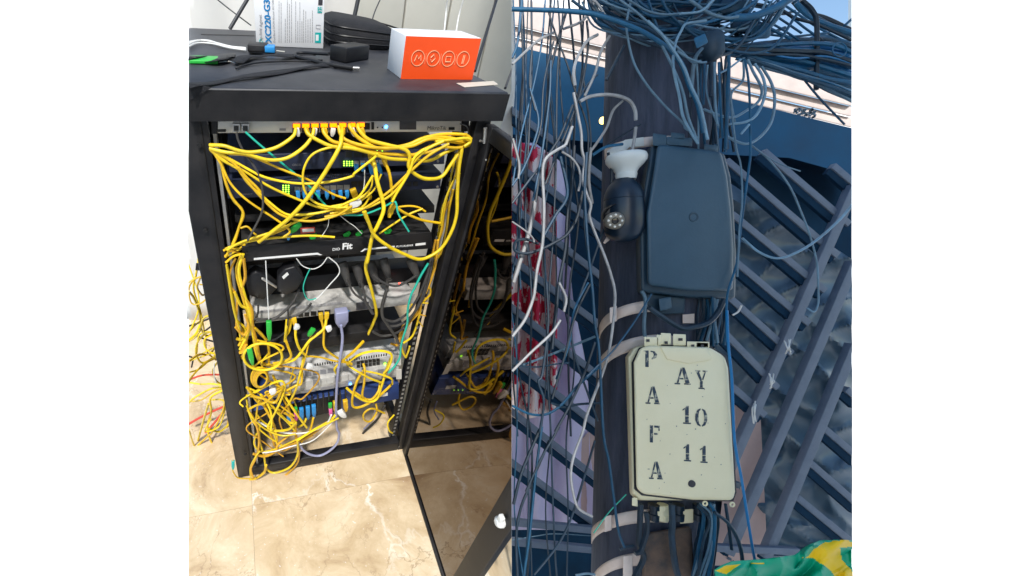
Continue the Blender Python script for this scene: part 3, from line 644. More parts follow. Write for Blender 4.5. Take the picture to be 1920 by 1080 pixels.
# lower left tangle
LOW = 'yellow tangle at the rack bottom'
low = ['E 375,425 470,470 560,560 640,640 700,660', 'E 375,480 450,490 500,560 560,680 570,780', 'E 380,540 420,620 500,690 600,730 690,720', 'E 385,570 430,640 460,760 440,860 405,940 420,1000',
       'E 430,460 540,400 600,390 620,430 600,500 560,580 510,680', 'E 545,360 590,460 640,560 680,660 695,760', 'E 440,720 430,780 470,830 560,820 660,770 740,730 860,670 960,620', 'E 420,850 500,860 570,830 640,790 720,760 800,720 880,660',
       'E 460,640 460,760 490,860 500,930 540,965 600,960 660,920 700,850 700,760', 'E 400,1005 440,1000 490,960 500,920', 'E 405,1000 400,940 430,870 460,830', 'E 420,1010 460,1045 520,1040 600,1000 680,930 710,860 695,740 690,660',
       'E 510,680 560,700 640,690 690,650', 'E 400,560 440,540 500,520 560,470 600,440', 'E 380,500 400,600 450,680 520,740 600,790', 'E 640,540 660,620 680,700 640,740 580,790 570,820',
       'E 760,620 740,660 700,680', 'E 800,620 780,700 720,770', 'E 560,570 630,640 690,700', 'E 520,690 540,740 560,800 620,820 700,780 800,730', 'E 470,470 520,540 540,620 530,700', 'E 400,440 460,520 560,560 640,600 690,650',
       'E 940,520 945,590 900,640 800,700 700,760', 'E 1000,520 1010,570', 'E 440,590 480,640 540,690 570,780', 'E 380,430 420,480 480,500 560,520 610,420']
for i, s in enumerate(low): cable(s, random.uniform(4, 7), (random.uniform(-.05, 0), random.uniform(-.07, -.02)), ('yel', 'yel2', 'yel', 'yel3')[i % 4], 'yellow cord in the loose tangle hanging at the rack bottom left', LOW, jit=1)
for i in range(6):
    cx, cy = random.uniform(475, 560), random.uniform(700, 830)
    q = [(cx + random.uniform(-45, 60) * (1 if k % 2 else -.6), cy - 60 + k * 28 + random.uniform(-18, 18)) for k in range(random.choice((4, 5, 6)))]
    cable(q, random.uniform(3, 5), (random.uniform(-.04, .0), random.uniform(-.05, .03)), ('yel', 'yel2', 'yel3')[i % 3], 'thin yellow fibre looping in the tangle at the rack bottom left', 'thin fibres at the rack bottom')
cable('E 450,640 540,690 640,715 740,715 830,690 890,650 915,600', 4.5, (-.02, -.06), 'whp', 'white fibre sweeping across the rack bottom', OT)
cable('E 930,640 800,760 660,800 560,830 480,840', 3, -.05, 'whp', 'thin white fibre below the wide white one', OT)
for i, (x, y, ma) in enumerate(((541, 770, 'blu'), (565, 765, 'blu'), (577, 762, 'blu'), (588, 759, 'blu'))):
    plug(x, y, x + 1, y + 24, 8, -.005, ma, 'blue fibre plug, %s in the bottom switch' % ('first', 'second', 'third', 'fourth')[i], group='blue fibre plugs at the bottom')
for nm, x, y in (('left', 554, 764), ('right', 619, 756)):
    plug(x, y, x, y + 10, 7, -.006, 'grn', 'green tip of pink fibre plug, %s in the bottom switch' % nm); plug(x + .5, y + 10, x + 1.5, y + 26, 6.5, -.006, 'pink', 'pink fibre plug, %s in the bottom switch' % nm)
plug(628, 752, 629, 774, 8, -.006, 'yel2', 'yellow network plug in the bottom switch, left'); plug(647, 750, 649, 771, 9, -.006, 'yel2', 'yellow network plug in the bottom switch, right')
for (x, y, x1, y1, lb) in ((637, 771, 648, 782, 'at the rack bottom, right'), (506, 736, 518, 732, 'at the rack bottom, left'), (575, 686, 588, 688, 'over the pale switch'), (552, 612, 562, 614, 'below the white router, left'), (612, 618, 622, 614, 'below the white router, right')):
    plug(x, y, x1, y1, 11, -.055, 'whp', 'white paper tag on a cord ' + lb, 'tag', 'cable_tag')
plug(467, 652, 474, 684, 10, -.05, 'grn', 'green fibre plug among the left yellow bundle'); plug(588, 616, 578, 630, 9, -.04, 'grn', 'green fibre plug on thin cord in rack middle')
# right hand bundle
RB = 'yellow strands at the right rail'
for i, s in enumerate(('B 800,300 790,450 720,640 690,820 660,950 640,1080', 'B 820,440 760,520 700,680 680,820', 'B 740,650 700,740 690,850 650,960', 'B 770,560 740,700 720,860 690,1000 640,1080', 'B 790,300 760,440 730,600 690,700 660,900',
    'D 720,0 690,150 660,300 620,380 605,500 590,580 520,660 460,750 420,840', 'D 710,50 720,130 700,260 660,340 680,430 620,500', 'D 600,560 570,680 530,780 460,835', 'D 650,290 620,400 600,480 560,600 500,640', 'D 620,460 665,480', 'D 610,510 660,512', 'D 580,600 640,615', 'D 575,650 615,700', 'D 440,860 460,920 480,950', 'D 460,690 430,780 410,850 360,840', 'D 510,580 530,520', 'D 510,860 500,900 480,950', 'D 740,0 720,200 680,330 640,430')):
    cable(s, 3.2 if i in (9, 10, 11, 12) else random.uniform(4.5, 7), random.uniform(-.02, .03), ('yel2', 'yel', 'yel3')[i % 3], 'yellow strand in the bundle running down the right rail', RB)
cable('F 240,540 200,620 130,690 80,740', 6, (.05, .1), 'dgrey', 'grey cable on the marble under the rack', OT); cable('F 180,560 170,620 110,690', 4, .06, 'grp', 'pale cable on the marble under the rack', OT)
# yellow pile outside, left of the rack
PIL = 'yellow pile left of the rack'
pile = ['C 70,0 90,120 80,260 60,400 100,560 130,700 145,760', 'C 12,200 60,330 100,470 90,600 20,760', 'C 130,290 60,330 15,400 40,500 100,520 150,470 150,380 100,360', 'C 15,420 60,480 100,600 110,720 170,780 220,750',
        'C 200,610 130,640 100,740 60,800 15,830', 'C 215,740 150,760 90,840 80,930 130,990 210,960 250,900', 'C 245,860 180,920 100,930 15,980', 'C 265,950 180,980 100,1040 30,1080', 'C 240,940 160,880 150,800 215,760',
        'E 190,170 110,200 20,260', 'E 205,240 120,270 40,340 10,400', 'E 205,260 160,320 180,380 230,410', 'E 10,395 90,400 160,400 230,410', 'E 235,420 150,440 60,490 10,530', 'E 240,430 180,450 90,500 10,520', 'E 230,440 150,490 160,580 130,680 160,780 220,810 300,770',
        'E 250,500 240,600 200,680 120,710 160,620', 'E 130,530 110,640 70,780 55,870', 'E 255,520 270,620 260,720 295,760', 'E 10,690 40,760 50,820 10,840', 'E 140,690 200,710 260,670 280,640', 'E 60,820 150,820 270,830', 'E 230,420 240,560 170,700 130,740 10,840', 'E 20,70 70,20 100,0', 'E 10,130 60,90 90,30',
        'E 60,200 70,100 130,80 190,90', 'E 120,90 130,200 180,260', 'E 15,260 100,230 190,200', 'E 150,500 220,510 255,540', 'C 15,345 70,310 130,300', 'C 120,300 80,380 120,440 155,430']
for i, s in enumerate(pile):
    cable(s, random.uniform(3.5, 5.5), (random.uniform(.05, .30), random.uniform(.05, .30)), ('yel', 'yel', 'yel2', 'yel')[i % 4], 'yellow cord in the loose pile against the wall left of the rack', PIL, jit=2)
cable('E 240,545 160,580 80,620 10,660', 6, .2, 'red', 'red cable on the floor left of the rack, upper', OT); cable('E 235,575 150,680 80,750 10,790', 6, .2, 'red', 'red cable on the floor left of the rack, lower', OT)
cable('E 10,380 100,350 220,345', 5, .2, 'red', 'red cable left of the rack, at mid height', OT)
cable('E 175,270 175,360 210,440 245,490', 3, .15, 'whp', 'white cord hanging left of the rack', OT)
for i, s in enumerate(('C 10,700 100,670 200,630', 'C 10,810 100,770 210,690', 'C 60,770 140,800 240,830', 'C 10,940 50,960 40,1030')): cable(s, 4.5, .3, 'blk', 'black cable behind the yellow pile, %s' % ('topmost', 'second', 'third', 'lowest')[i], OT)
plug(437, 864, 437, 880, 6, -.02, 'inkt', 'teal plug hanging beside the rack foot'); cable('E 292,890 290,940 300,970 330,1000 420,1005', 3, -.02, 'yel2', 'thin yellow fibre lying at the rack foot', OT)
brick('velcro_tab', 'C 75,195 120,190 130,250 70,245', .06, .004, 'black', 'black strap tab sticking out left of the rack', 'strap', 0)
brick('wall_patch', 'F 340,345 362,345 385,440 375,500 340,430', .3, .01, 'paper', 'pale strip of wall board seen behind the rack', 'board', 0)

# ================================================================== ON THE RACK TOP
def onbox(name, bl, br, bk, top, label, cat, mats, bev=.0015):
    """a carton: two front bottom corners, one rear bottom corner, a front top corner (photo positions) on the rack top"""
    a, b, c = tp(*bl, .0008), tp(*br, .0008), tp(*bk, .0008); n_ = (b - a).cross(UP).normalized()
    t = hit(*top, a, n_); h = (t - a).dot(UP); dv = c - a
    o = thing(name, a, label, cat)
    P_ = [a, b, b + UP * h, a + UP * h]; return o, P_, dv, h
tz = lambda s: Z('T ' + s)[0]
o, P_, dv, h = onbox('product_carton', tz('1262,466'), tz('1684,470'), tz('1182,405'), tz('1292,208'), 'small orange and white carton with line icons on rack top', 'carton', None)
mk('carton_body', M().prism(P_, dv), 'cardw', o, LEFT, bevel=.0012)
xo = (P_[1] - P_[0]); ux = xo.normalized(); wd = xo.length; nf = ux.cross(UP).normalized(); nf = nf if nf.dot(C0 - P_[0]) > 0 else -nf
fp = lambda u, v, l_=.0006: P_[0] + ux * (u * wd) + UP * (v * h) + nf * l_
mk('orange_face', M().prism([fp(.0, .0), fp(1, 0), fp(1, .99), fp(.0, .985)], -nf * .0003), 'orange', o)
for i in range(4):
    u = .19 + i * .205; m = M(); c = fp(u, .5, .0012); R_ = .0135
    m.tube([c + (ux * math.cos(a) + UP * math.sin(a)) * R_ for a in [2 * math.pi * k / 24 for k in range(25)]], .0008, 4)
    pat = ([(-.5, -.4), (-.2, .4), (.1, -.1), (.4, .4), (.5, -.3)], [(-.4, .1), (0, .5), (.3, 0), (-.2, -.5), (-.4, -.1)], [(-.4, -.4), (-.4, .3), (.4, .3), (.4, -.4), (-.4, -.4)], [(-.1, -.6), (0, .5), (.2, .5), (.1, -.6)])[i]
    m.tube([c + (ux * a + UP * b) * R_ for a, b in pat], .001, 4)
    if i < 3: m.tube([fp(u + .10, .36, .0012), fp(u + .10, .62, .0012)], .0003, 4)
    mk('icon', m, 'inkp', o)
o, P_, dv, h = onbox('printed_carton', tz('412,270'), tz('806,288'), tz('445,205'), tz('396,-30'), 'white printed carton standing upright on rack top', 'carton', None)
dv = dv.normalized() * .045
mk('carton_body', M().prism(P_, dv), 'cardw', o, LEFT, bevel=.001)
xo = P_[1] - P_[0]; ux = xo.normalized(); wd = xo.length; nf = ux.cross(UP).normalized(); nf = nf if nf.dot(C0 - P_[0]) > 0 else -nf
def cf(x, y): return hit(*tz(f'{x},{y}'), P_[0] + nf * .0006, nf)
text('XC220-G3', cf(500, 252), UP, -ux, .0195, 'ink', 'lettering', o, bold=.03)
text('tp-link', cf(446, 238), UP, -ux, .0095, 'inkd', 'lettering', o); text('Aginet', cf(446, 160), UP, -ux, .0095, 'inkd', 'lettering', o)
text('/', cf(446, 175), UP, -ux, .0095, 'inkd', 'lettering', o)
mk('mark', M().tube([cf(440 + 9 * math.cos(a), 243 + 11 * math.sin(a)) for a in [k * .55 for k in range(10)]], .0011, 5), 'inkt', o)
text('Dual-Band GPON Router AC1200', cf(523, 252), UP, -ux, .0062, 'inkd', 'lettering', o)
random.seed(3)
for i in range(17):
    x = 545 + i * 12.3 if i < 12 else 690 + (i - 12) * 13
    if i in (2, 7): continue
    y0, y1 = (252, random.choice((0, 10, 20, 120))) if i < 12 else (252, random.choice((60, 120)))
    q = lambda yy: cf(x, yy); m = M(); L_ = y0
    while L_ > y1 + 6:
        ln = random.uniform(6, 22); m.prism([cf(x - 1.2, L_), cf(x + 1.2, L_), cf(x + 1.2, L_ - ln), cf(x - 1.2, L_ - ln)], nf * .0002); L_ -= ln + 3
    mk('small_print', m, 'inkd', o, kind='stuff')
mk('print_block', M().prism([cf(757, 252), cf(792, 254), cf(794, 192), cf(758, 192)], nf * .0002), 'inkt', o)
mk('print_block', M().prism([cf(762, 240), cf(778, 240), cf(779, 205), cf(762, 205)], nf * .0004), 'inkw', o)
mk('print_block', M().prism([cf(772, 76), cf(799, 77), cf(800, 42), cf(773, 41)], nf * .0002), 'inkt', o)
mk('print_block', M().prism([cf(776, 30), cf(802, 30), cf(803, -10), cf(778, -10)], nf * .0002), 'inkx', o)
m = M().tube([cf(x, y) for x, y in ((764, 168), (788, 170), (789, 148), (765, 147), (764, 168))], .0004, 4); mk('print_frame', m, 'inkd', o)
text('22', cf(796, 72), UP, -ux, .010, 'inkw', 'lettering', o, lift=.0006)
random.seed(11)
# clear plastic sleeve on the carton's left edge
# black zip case: lofted soft box
a, b = tp(*tz('850,290'), 0), tp(*tz('1250,305'), 0); ux = (b - a).normalized(); cw = (b - a).length; vx = UP.cross(ux).normalized()
o = thing('zip_case', a, 'soft black zip case lying behind the black adapter', 'case')
def caseloop(hh, ins, sk=0):
    pts = []
    for k in range(28):
        an = 2 * math.pi * k / 28; cx, sy = math.cos(an), math.sin(an); e_ = .45
        X = cw / 2 + (cw / 2 - ins) * math.copysign(abs(cx) ** e_, cx); Y = .11 + (.11 - ins) * math.copysign(abs(sy) ** e_, sy)
        pts.append(a + ux * X + vx * Y + UP * (hh * (1 - sk * X / cw)))
    return pts
m = M(); L_ = [(0.001, .006), (.012, 0), (.028, .0), (.031, .004), (.034, 0), (.05, .002), (.062, .010), (.068, .024), (.070, .05)]
for hh, ins in L_: m.v += [V3(q) for q in caseloop(hh, ins, .28)]
for i in range(len(L_) - 1):
    for k in range(28): m.f.append((i * 28 + k, i * 28 + (k + 1) % 28, (i + 1) * 28 + (k + 1) % 28, (i + 1) * 28 + k)); m.mi.append(0)
m.f.append(tuple((len(L_) - 1) * 28 + k for k in range(28))); m.mi.append(0)
mk('case_shell', m, 'fabric', o, LEFT, smooth=True)
mk('zip', M().tube(caseloop(.031, .001, .28) + [caseloop(.031, .001, .28)[0]], .0022, 5), 'black', o, LEFT, smooth=True)
for hz in (.016, .050): mk('piping', M().tube(caseloop(hz, -.001 if hz < .03 else .001, .28) + [caseloop(hz, -.001 if hz < .03 else .001, .28)[0]], .0016, 5), 'black', o, LEFT, smooth=True)
mk('carry_loop', M().tube(spline([rk(x, y, .5) for x, y in Z('T 1030,125 1100,128 1190,150 1270,178')]), .0022, 6), 'black', o, LEFT, smooth=True)
# black power adapter with lead
o, P_, dv, h = onbox('power_adapter', tz('940,375'), tz('1075,352'), tz('842,352'), tz('935,285'), 'black cube power adapter with round plug lead on rack top', 'power adapter', None)
mk('adapter_body', M().prism(P_, dv), 'black', o, LEFT, bevel=.0025)
mk('lead', M().tube(spline([tp(x, y, hh) for (x, y), hh in zip(Z('T 840,318 760,315 690,312 645,318 650,335 720,352 800,372 880,388'), (.02, .012, .008, .006, .005, .005, .005, .005))]), .0036, 8), 'black', o, LEFT, smooth=True)
mk('lead_grip', M().tube([tp(*tz('870,386'), .006), tp(*tz('980,402'), .006)], .0052, 8), 'black', o, smooth=True)
mk('plug_tip', M().tube([tp(*tz('980,402'), .006), tp(*tz('1018,404'), .006)], .0036, 8), 'steel', o, smooth=True)
# straps, cable tie
def strap(s, wv, label, lift=.003, name='velcro_strap'):
    c = spline([tp(x, y, lift) for x, y in Z(s)], 6); m = M(); n_ = len(c)
    for i in range(n_): 
        t = (c[min(i + 1, n_ - 1)] - c[max(0, i - 1)]).normalized(); sd = UP.cross(t).normalized() * wv * (1 + .25 * math.sin(i * .35))
        m.v += [c[i] - sd + UP * .0015 * (1 + math.sin(i * .5)), c[i] + sd + UP * .002 * (1 + math.sin(i * .4 + 1))]
    m.f = [(2 * i, 2 * i + 1, 2 * i + 3, 2 * i + 2) for i in range(n_ - 1)]; m.mi = [0] * len(m.f)
    mk(name, m, 'fabric', clip=LEFT, solid=.0012, smooth=True, label=label, cat='strap')
strap('T -10,520 90,500 240,475 420,450 600,415 760,395 840,385', .010, 'wide black woven strap lying along the rack top front')
mk('velcro_strap', M().prism([rk(x, y, -.017) for x, y in Z('T -10,512 60,500 150,516 95,548 40,580 -10,612')], EE * .0015), 'fabric', clip=LEFT, label='wide black strap end hanging over the rack top left corner', cat='strap')
strap('T 300,375 360,335 460,330 560,335 640,325 760,330', .011, 'black woven strap behind the charger plug', .006)
cable([(x, y) for x, y in Z('T 292,405 330,388 420,370 560,362 700,362 800,355')], 3.5, .004, 'black', 'black cable tie curved across the rack top', None, 'cable_tie', fn=tp, cat='cable tie')
# usb charger with blue socket and two prongs
o, P_, dv, h = onbox('charger_plug', tz('360,305'), tz('478,312'), tz('370,285'), tz('360,262'), 'black charger plug with blue socket and two metal prongs', 'charger', None)
mk('charger_body', M().prism(P_, dv), 'black', o, bevel=.002); ux = (P_[1] - P_[0]).normalized()
q = tp(*tz('462,310'), .003); mk('blue_socket', M().prism([q, q + ux * .022, q + ux * .022 + UP * .012, q + UP * .012], dv * .8), 'blu', o, bevel=.001)
for k in (0, 1): mk('prong', M().tube([tp(*tz('530,300'), .004 + k * .006), tp(*tz('580,306'), .004 + k * .006)], .0016, 6), 'steel', o, smooth=True)
mk('white_socket', M().prism([tp(*tz('368,303'), .002), tp(*tz('450,310'), .002), tp(*tz('450,310'), .008), tp(*tz('368,303'), .008)], (C0 - q).normalized() * .004), 'whp', o)
for i, s in enumerate(('T -5,268 60,242 130,240 220,268 350,290', 'T -5,252 80,238 160,250 260,275 350,284', 'T -5,285 60,255 150,258 250,282 350,296')):
    cable(s, 3.6, .006, 'whp', 'white charging lead on the rack top, %s of three' % ('middle', 'rear', 'front')[i], 'white leads on the rack top', 'charging_lead', fn=tp)
plug_ = M().prism([tp(*tz('-10,375'), .002), tp(*tz('185,380'), .002), tp(*tz('188,350'), .002), tp(*tz('-10,345'), .002)], UP * .006)
mk('fibre_splitter', plug_, 'grn', clip=LEFT, bevel=.001, label='green connector strip on the rack top left edge', cat='connector')
cable('T 190,368 240,362 300,372', 3, .005, 'steel', 'thin metal lead of the green connector', None, 'lead', fn=tp)
mk('document_sleeve', M().sheet(lambda u, v: tp(*tz(f'{-10+300*u},{322+34*v+10*math.sin(u*5)}'), .008 + .004 * math.sin(u * 7 + v * 3)), 20, 3), 'black', clip=LEFT, solid=.001, smooth=True, label='thin black flap lying above the green connector', cat='flap')
m = M().prism([tp(*tz('1590,492'), .001), tp(*tz('1812,480'), .001), tp(*tz('1838,500'), .001), tp(*tz('1640,516'), .001)], UP * .0006)
mk('paper_tag', m, 'paper', clip=LEFT, label='torn pale paper label on the rack top right corner', cat='label')
mk('top_vent', M().prism([tp(*tz('85,200'), .0006), tp(*tz('400,208'), .0006), tp(*tz('400,213'), .0006), tp(*tz('85,205'), .0006)], UP * .0006), 'port', rack)

# ================================================================== THE STREET SIDE: POLE, GATE, BOXES
random.seed(21)
def loft(m, A, B):
    k = len(A); return m.add(list(A) + list(B), [tuple(range(k)), tuple(range(2 * k - 1, k - 1, -1))] + [(i, i + k, (i + 1) % k + k, (i + 1) % k) for i in range(k)])
def sol(s, d0, d1, sh=(0, 0)):
    P_ = Z(s); return loft(M(), [pt(x, y, d0) for x, y in P_], [pt(x + sh[0], y + sh[1], d1) for x, y in P_])
def R_(name, m, ma, **k): k.setdefault('clip', RIGHT); return mk(name, m, ma, **k)
# dark wall and soffit of the building behind the gate, sunlit ledge above
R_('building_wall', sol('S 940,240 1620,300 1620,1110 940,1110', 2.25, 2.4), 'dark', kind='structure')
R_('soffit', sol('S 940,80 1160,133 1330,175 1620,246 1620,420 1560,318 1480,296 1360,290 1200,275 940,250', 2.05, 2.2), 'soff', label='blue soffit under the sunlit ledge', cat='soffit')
lg = thing('ledge', pt(1280, 180, 3), 'cream ledge with shadow stripe grooves, lit by the sun above the gate', 'ledge')
for (y0, y1, d) in ((-14, 40, 2.86), (41, 60, 2.90), (62, 80, 2.93), (82, 130, 2.97)):  # grooves between the bands are shaped as stripes of cable shadow
    R_('shadow_stripe_band', sol(f'S 930,{y0} 1620,{y0+165} 1620,{y1+165} 930,{y1}', d, 3.1), 'ledge', parent=lg, bevel=.012, seg=3)
R_('awning_edge', sol('S 1090,-40 1330,-40 1420,70 1597,150 1610,140 1440,40 1420,-40', 2.6, 2.65), 'wirem', label='dark blue edge between the pole and open sky', cat='awning') if False else None
# rough rusty vent mark on the ledge
m = M()
for i in range(60):
    c = pt(1490 + random.uniform(0, 38), 203 + random.uniform(0, 18), 2.84); m.box(c, V3((.006, 0, .002)), V3((0, .004, 0)), V3((.001, 0, .006)))
R_('bracket_stub', m, 'wireb', label='dark ragged cable stub on the sunlit ledge', cat='stub')
# pole
Pa, Pb = pt(1237, -60, 1.13), pt(1205, 1180, 1.13); ax = (Pa - Pb).normalized()
pole = thing('utility_pole', V3((Pb.x - .02, Pb.y, 0)), 'weathered dark utility pole carrying boxes, straps and cables', 'utility pole')
R_('shaft', M().tube([V3((Pb.x - .025, Pb.y, 0)), Pb.lerp(Pa, 0), Pb.lerp(Pa, .3), Pb.lerp(Pa, .6), Pa], lambda t: .124 - .004 * t, 28), 'pole', parent=pole, smooth=True)
def band(cx, cy, half, wpx, arch, slope, name='strap_band', th0=-88, th1=88, d=1.13, r=.128):
    def fn(u, v):
        th = math.radians(th0 + (th1 - th0) * u); return pt(cx + half * math.sin(th), cy + slope * math.sin(th) - arch * math.cos(th) + (v - .5) * wpx, d - r * math.cos(th))
    R_(name, M().sheet(fn, 32, 3), 'strap', parent=pole, solid=.002, smooth=True)
band(1221, 622, 96, 21, 48, -4); band(1219, 690, 96, 24, 50, -8); band(1209, 1003, 99, 24, 36, -6); band(1207, 1110, 98, 23, 62, 2)
for (x, y, d_) in ((1150, 592, 1.02), (1140, 984, 1.02)): R_('buckle', sol(f'S {x-7},{y-15} {x+7},{y-19} {x+7},{y+10} {x-7},{y+14}', d_ - .02, d_ + .02), 'strap', parent=pole, bevel=.002)
band(1230, 285, 95, 18, 20, -6)
R_('band_clamp', sol('S 1168,1042 1186,1040 1186,1085 1168,1085', .97, 1.0), 'strap', parent=pole, bevel=.003)
R_('lit_pole_patch', sol('S 1205,1000 1296,985 1303,1100 1203,1100', .985, 1.06, (0, 0)), 'lit_brown', label='brown patch put in for the lit pole face under the cream box', cat='board', bevel=.01)  # coloured patch standing for the lit brown side of the pole
# gate
gate = thing('gate', pt(1280, 1100, 1.75), 'haze tinted slate steel gate of slanted bars behind the pole', 'gate')
def bar(x0, y0, x1, y1, w_=26, d=1.75, ma='bar', name='bar'):
    a, b = pt(x0, y0, d), pt(x1, y1, d); t = (b - a).normalized(); s_ = t.cross(V3((0, 1, 0))).normalized()
    if s_.z < 0: s_ = -s_
    w2 = w_ / 2 * d / F; k = w2 * .8; yv = V3((0, 1, 0))
    A_ = [a + s_ * w2, a - s_ * w2 * .12 - yv * k, a - s_ * w2 * 1.0 - yv * k * .2, a + yv * k]
    A_ = [a + s_ * w2, a + s_ * w2 * .02, a + s_ * w2 * .02 + yv * k, a + s_ * w2 + yv * k]
    m = M(); loft(m, A_, [q + (b - a) for q in A_]); br_ = R_(name, m, ma, parent=gate, bevel=.0015)
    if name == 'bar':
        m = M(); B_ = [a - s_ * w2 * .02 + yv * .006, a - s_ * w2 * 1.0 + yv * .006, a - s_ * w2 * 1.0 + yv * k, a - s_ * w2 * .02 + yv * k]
        loft(m, B_, [q + (b - a) for q in B_]); R_('bar_shade_strip', m, 'dark', parent=br_)  # dark strip painted as the shade under each bar
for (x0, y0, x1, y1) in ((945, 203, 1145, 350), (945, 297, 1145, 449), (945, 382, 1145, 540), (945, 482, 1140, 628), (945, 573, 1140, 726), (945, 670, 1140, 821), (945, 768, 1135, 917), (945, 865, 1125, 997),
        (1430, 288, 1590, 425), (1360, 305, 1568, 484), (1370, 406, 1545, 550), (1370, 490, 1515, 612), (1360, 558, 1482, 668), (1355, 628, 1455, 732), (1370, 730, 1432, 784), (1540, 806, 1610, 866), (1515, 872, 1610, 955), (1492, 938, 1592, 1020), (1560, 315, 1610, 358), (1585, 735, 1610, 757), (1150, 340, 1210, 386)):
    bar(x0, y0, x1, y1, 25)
for (x0, y0, x1, y1) in ((1612, 352, 1372, 895), (1612, 495, 1375, 1045), (1612, 650, 1445, 1052)): bar(x0 + 2, y0, x1 + 2, y1, 34, 1.735, 'bar', 'upright'); bar(x0 - 10, y0, x1 - 10, y1, 20, 1.75, 'dark', 'upright_shade_strip')  # second, dark strip is painted as the shaded side of each upright
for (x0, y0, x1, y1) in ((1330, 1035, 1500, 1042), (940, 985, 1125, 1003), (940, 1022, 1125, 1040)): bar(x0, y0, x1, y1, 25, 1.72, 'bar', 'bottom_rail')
# small ties on the gate
for i, (x, y) in enumerate(((1412, 768), (1448, 716), (1478, 652))):
    m = M()
    for k in range(4): m.tube(spline([pt(x + random.uniform(-8, 8), y - 12 + random.uniform(-4, 4), 1.68), pt(x + random.uniform(-5, 5), y, 1.66), pt(x + random.uniform(-6, 6), y + 18 * (i == 0) + random.uniform(4, 14), 1.68)], 4), .0022, 5)
    R_('wire_tie', m, 'whp', smooth=True, label='knotted white wire tie on the slanted upright, %s' % ('lowest and longest', 'middle one', 'topmost and smallest')[i], cat='wire tie')
# tarp behind the gate
def crump(x, y, s=.02, f=.012):
    return (1 - abs(noise.noise(V3(((y - x * .78) * f, (x + y) * f * .22, 3))))) ** 2 * s + (1 - abs(noise.noise(V3(((y + x * .5) * f * 1.3, (x - y) * f * .5, 9))))) ** 3 * s * .45 + noise.noise(V3((x * f * 4, y * f * 4, 1))) * s * .05
def sheet_px(x0, x1, yt, yb, d, nx, ny, cr): 
    def fn(u, v):
        x = x0 + (x1 - x0) * u; a = yt(x) if callable(yt) else yt; b = yb(x) if callable(yb) else yb
        y = a + (b - a) * v; return pt(x, y, d - cr(x, y))
    return M().sheet(fn, nx, ny)
R_('tarp', sheet_px(1340, 1620, lambda x: 345 + .62 * (x - 1370), 1060, 1.98, 90, 110, lambda x, y: crump(x, y, .095)), 'tarp', solid=.002, smooth=True, label='crumpled blue black plastic tarp behind the gate', cat='tarp')
R_('house_wall', sol('S 1375,760 1425,760 1440,1060 1340,1060', 1.86, 1.9), 'peach', label='peach plaster patch right of the cream box', cat='wall patch')
R_('house_wall', sol('S 1085,830 1130,780 1130,1000 1090,960', 2.05, 2.1), 'peach', label='peach plaster patch between the lilac sheet and pole', cat='wall patch')
# curtains behind the left bars
def folds(x, y): return .035 * math.sin((x - 955) * .16 + .4 * math.sin(y * .011)) + .02 * math.sin(x * .37 + y * .01) + .01 * noise.noise(V3((x * .03, y * .03, 2)))
R_('curtain', sheet_px(940, 1044, lambda x: 262 + .3 * (x - 960), lambda x: 795 - .3 * (x - 960), 1.93, 60, 60, folds), 'floral', solid=.002, smooth=True, label='red and white floral curtain hanging behind the left bars', cat='curtain')
def edge(y): return 1048 + (y - 280) * .112
def lil(u, v):
    y = 268 + 725 * v; x = 940 + (edge(y) - 940 + 5 * math.sin(y * .02)) * u
    return pt(x, y, 2.03 - .03 * math.sin(x * .11 + y * .004) - .01 * noise.noise(V3((x * .02, y * .015, 0))))
R_('curtain', M().sheet(lil, 60, 40), 'lilac', solid=.002, smooth=True, label='plain lilac sheet hanging behind the floral curtain', cat='curtain')
# lit bulb in the dark
R_('light_bulb', M().lathe(pt(1130, 227, 1.95), V3((.35, -1, .5)), [(-.012, .008), (-.004, .016), (.006, .018), (.016, .012), (.02, .004)], 14), 'bulb', smooth=True, label='small lit yellow bulb above the white lamp socket', cat='bulb')
R_('light_bulb', M().lathe(pt(1582, 329, 1.9), V3((0, -1, 0)), [(-.01, .004), (0, .006), (.006, .003)], 10), 'ledw', smooth=True, label='tiny white light at the far right edge', cat='bulb')
# ---- black splice box
bb = thing('junction_box', pt(1290, 560, 1.0), 'large blue black junction box strapped to the pole', 'junction box')
R_('box_body', sol('S 1222,272 1358,286 1370,330 1376,385 1380,470 1379,560 1290,557 1202,547 1200,400 1212,330', .97, 1.05, (-9, 4)), 'hazed_box', parent=bb, bevel=.008, seg=3)
R_('lid', sol('S 1233,270 1352,284 1363,330 1370,390 1375,470 1374,546 1290,545 1214,535 1212,400 1224,330', .945, .972, (0, 0)), 'hazed_lid', parent=bb, bevel=.010, seg=3)
R_('lid_dimple', M().lathe(pt(1301, 407, .9445), V3((0, -1, 0)), [(-.003, .012), (.0005, .0105), (.0008, .008), (-.001, .006)], 18), 'hazed_box', parent=bb, smooth=True)
for (x0, x1, y0, y1) in ((1224, 1250, 250, 273), (1250, 1298, 256, 272), (1258, 1284, 248, 260), (1320, 1345, 270, 284)):
    R_('latch', sol(f'S {x0},{y0} {x1},{y0+3} {x1},{y1+3} {x0},{y1}', .955, .99), 'hazed_lid', parent=bb, bevel=.002)
R_('cable_entry', sol('S 1212,549 1285,558 1283,588 1240,590 1214,575', .99, 1.05), 'hazed_box', parent=bb, bevel=.004)
R_('bracket', sol('S 1235,560 1258,556 1260,578 1237,584', .968, .99), 'hazed_lid', parent=bb, bevel=.002)
R_('label_plate', sol('S 1280,590 1302,588 1302,606 1280,606', 1.0, 1.01), 'strap', parent=bb)
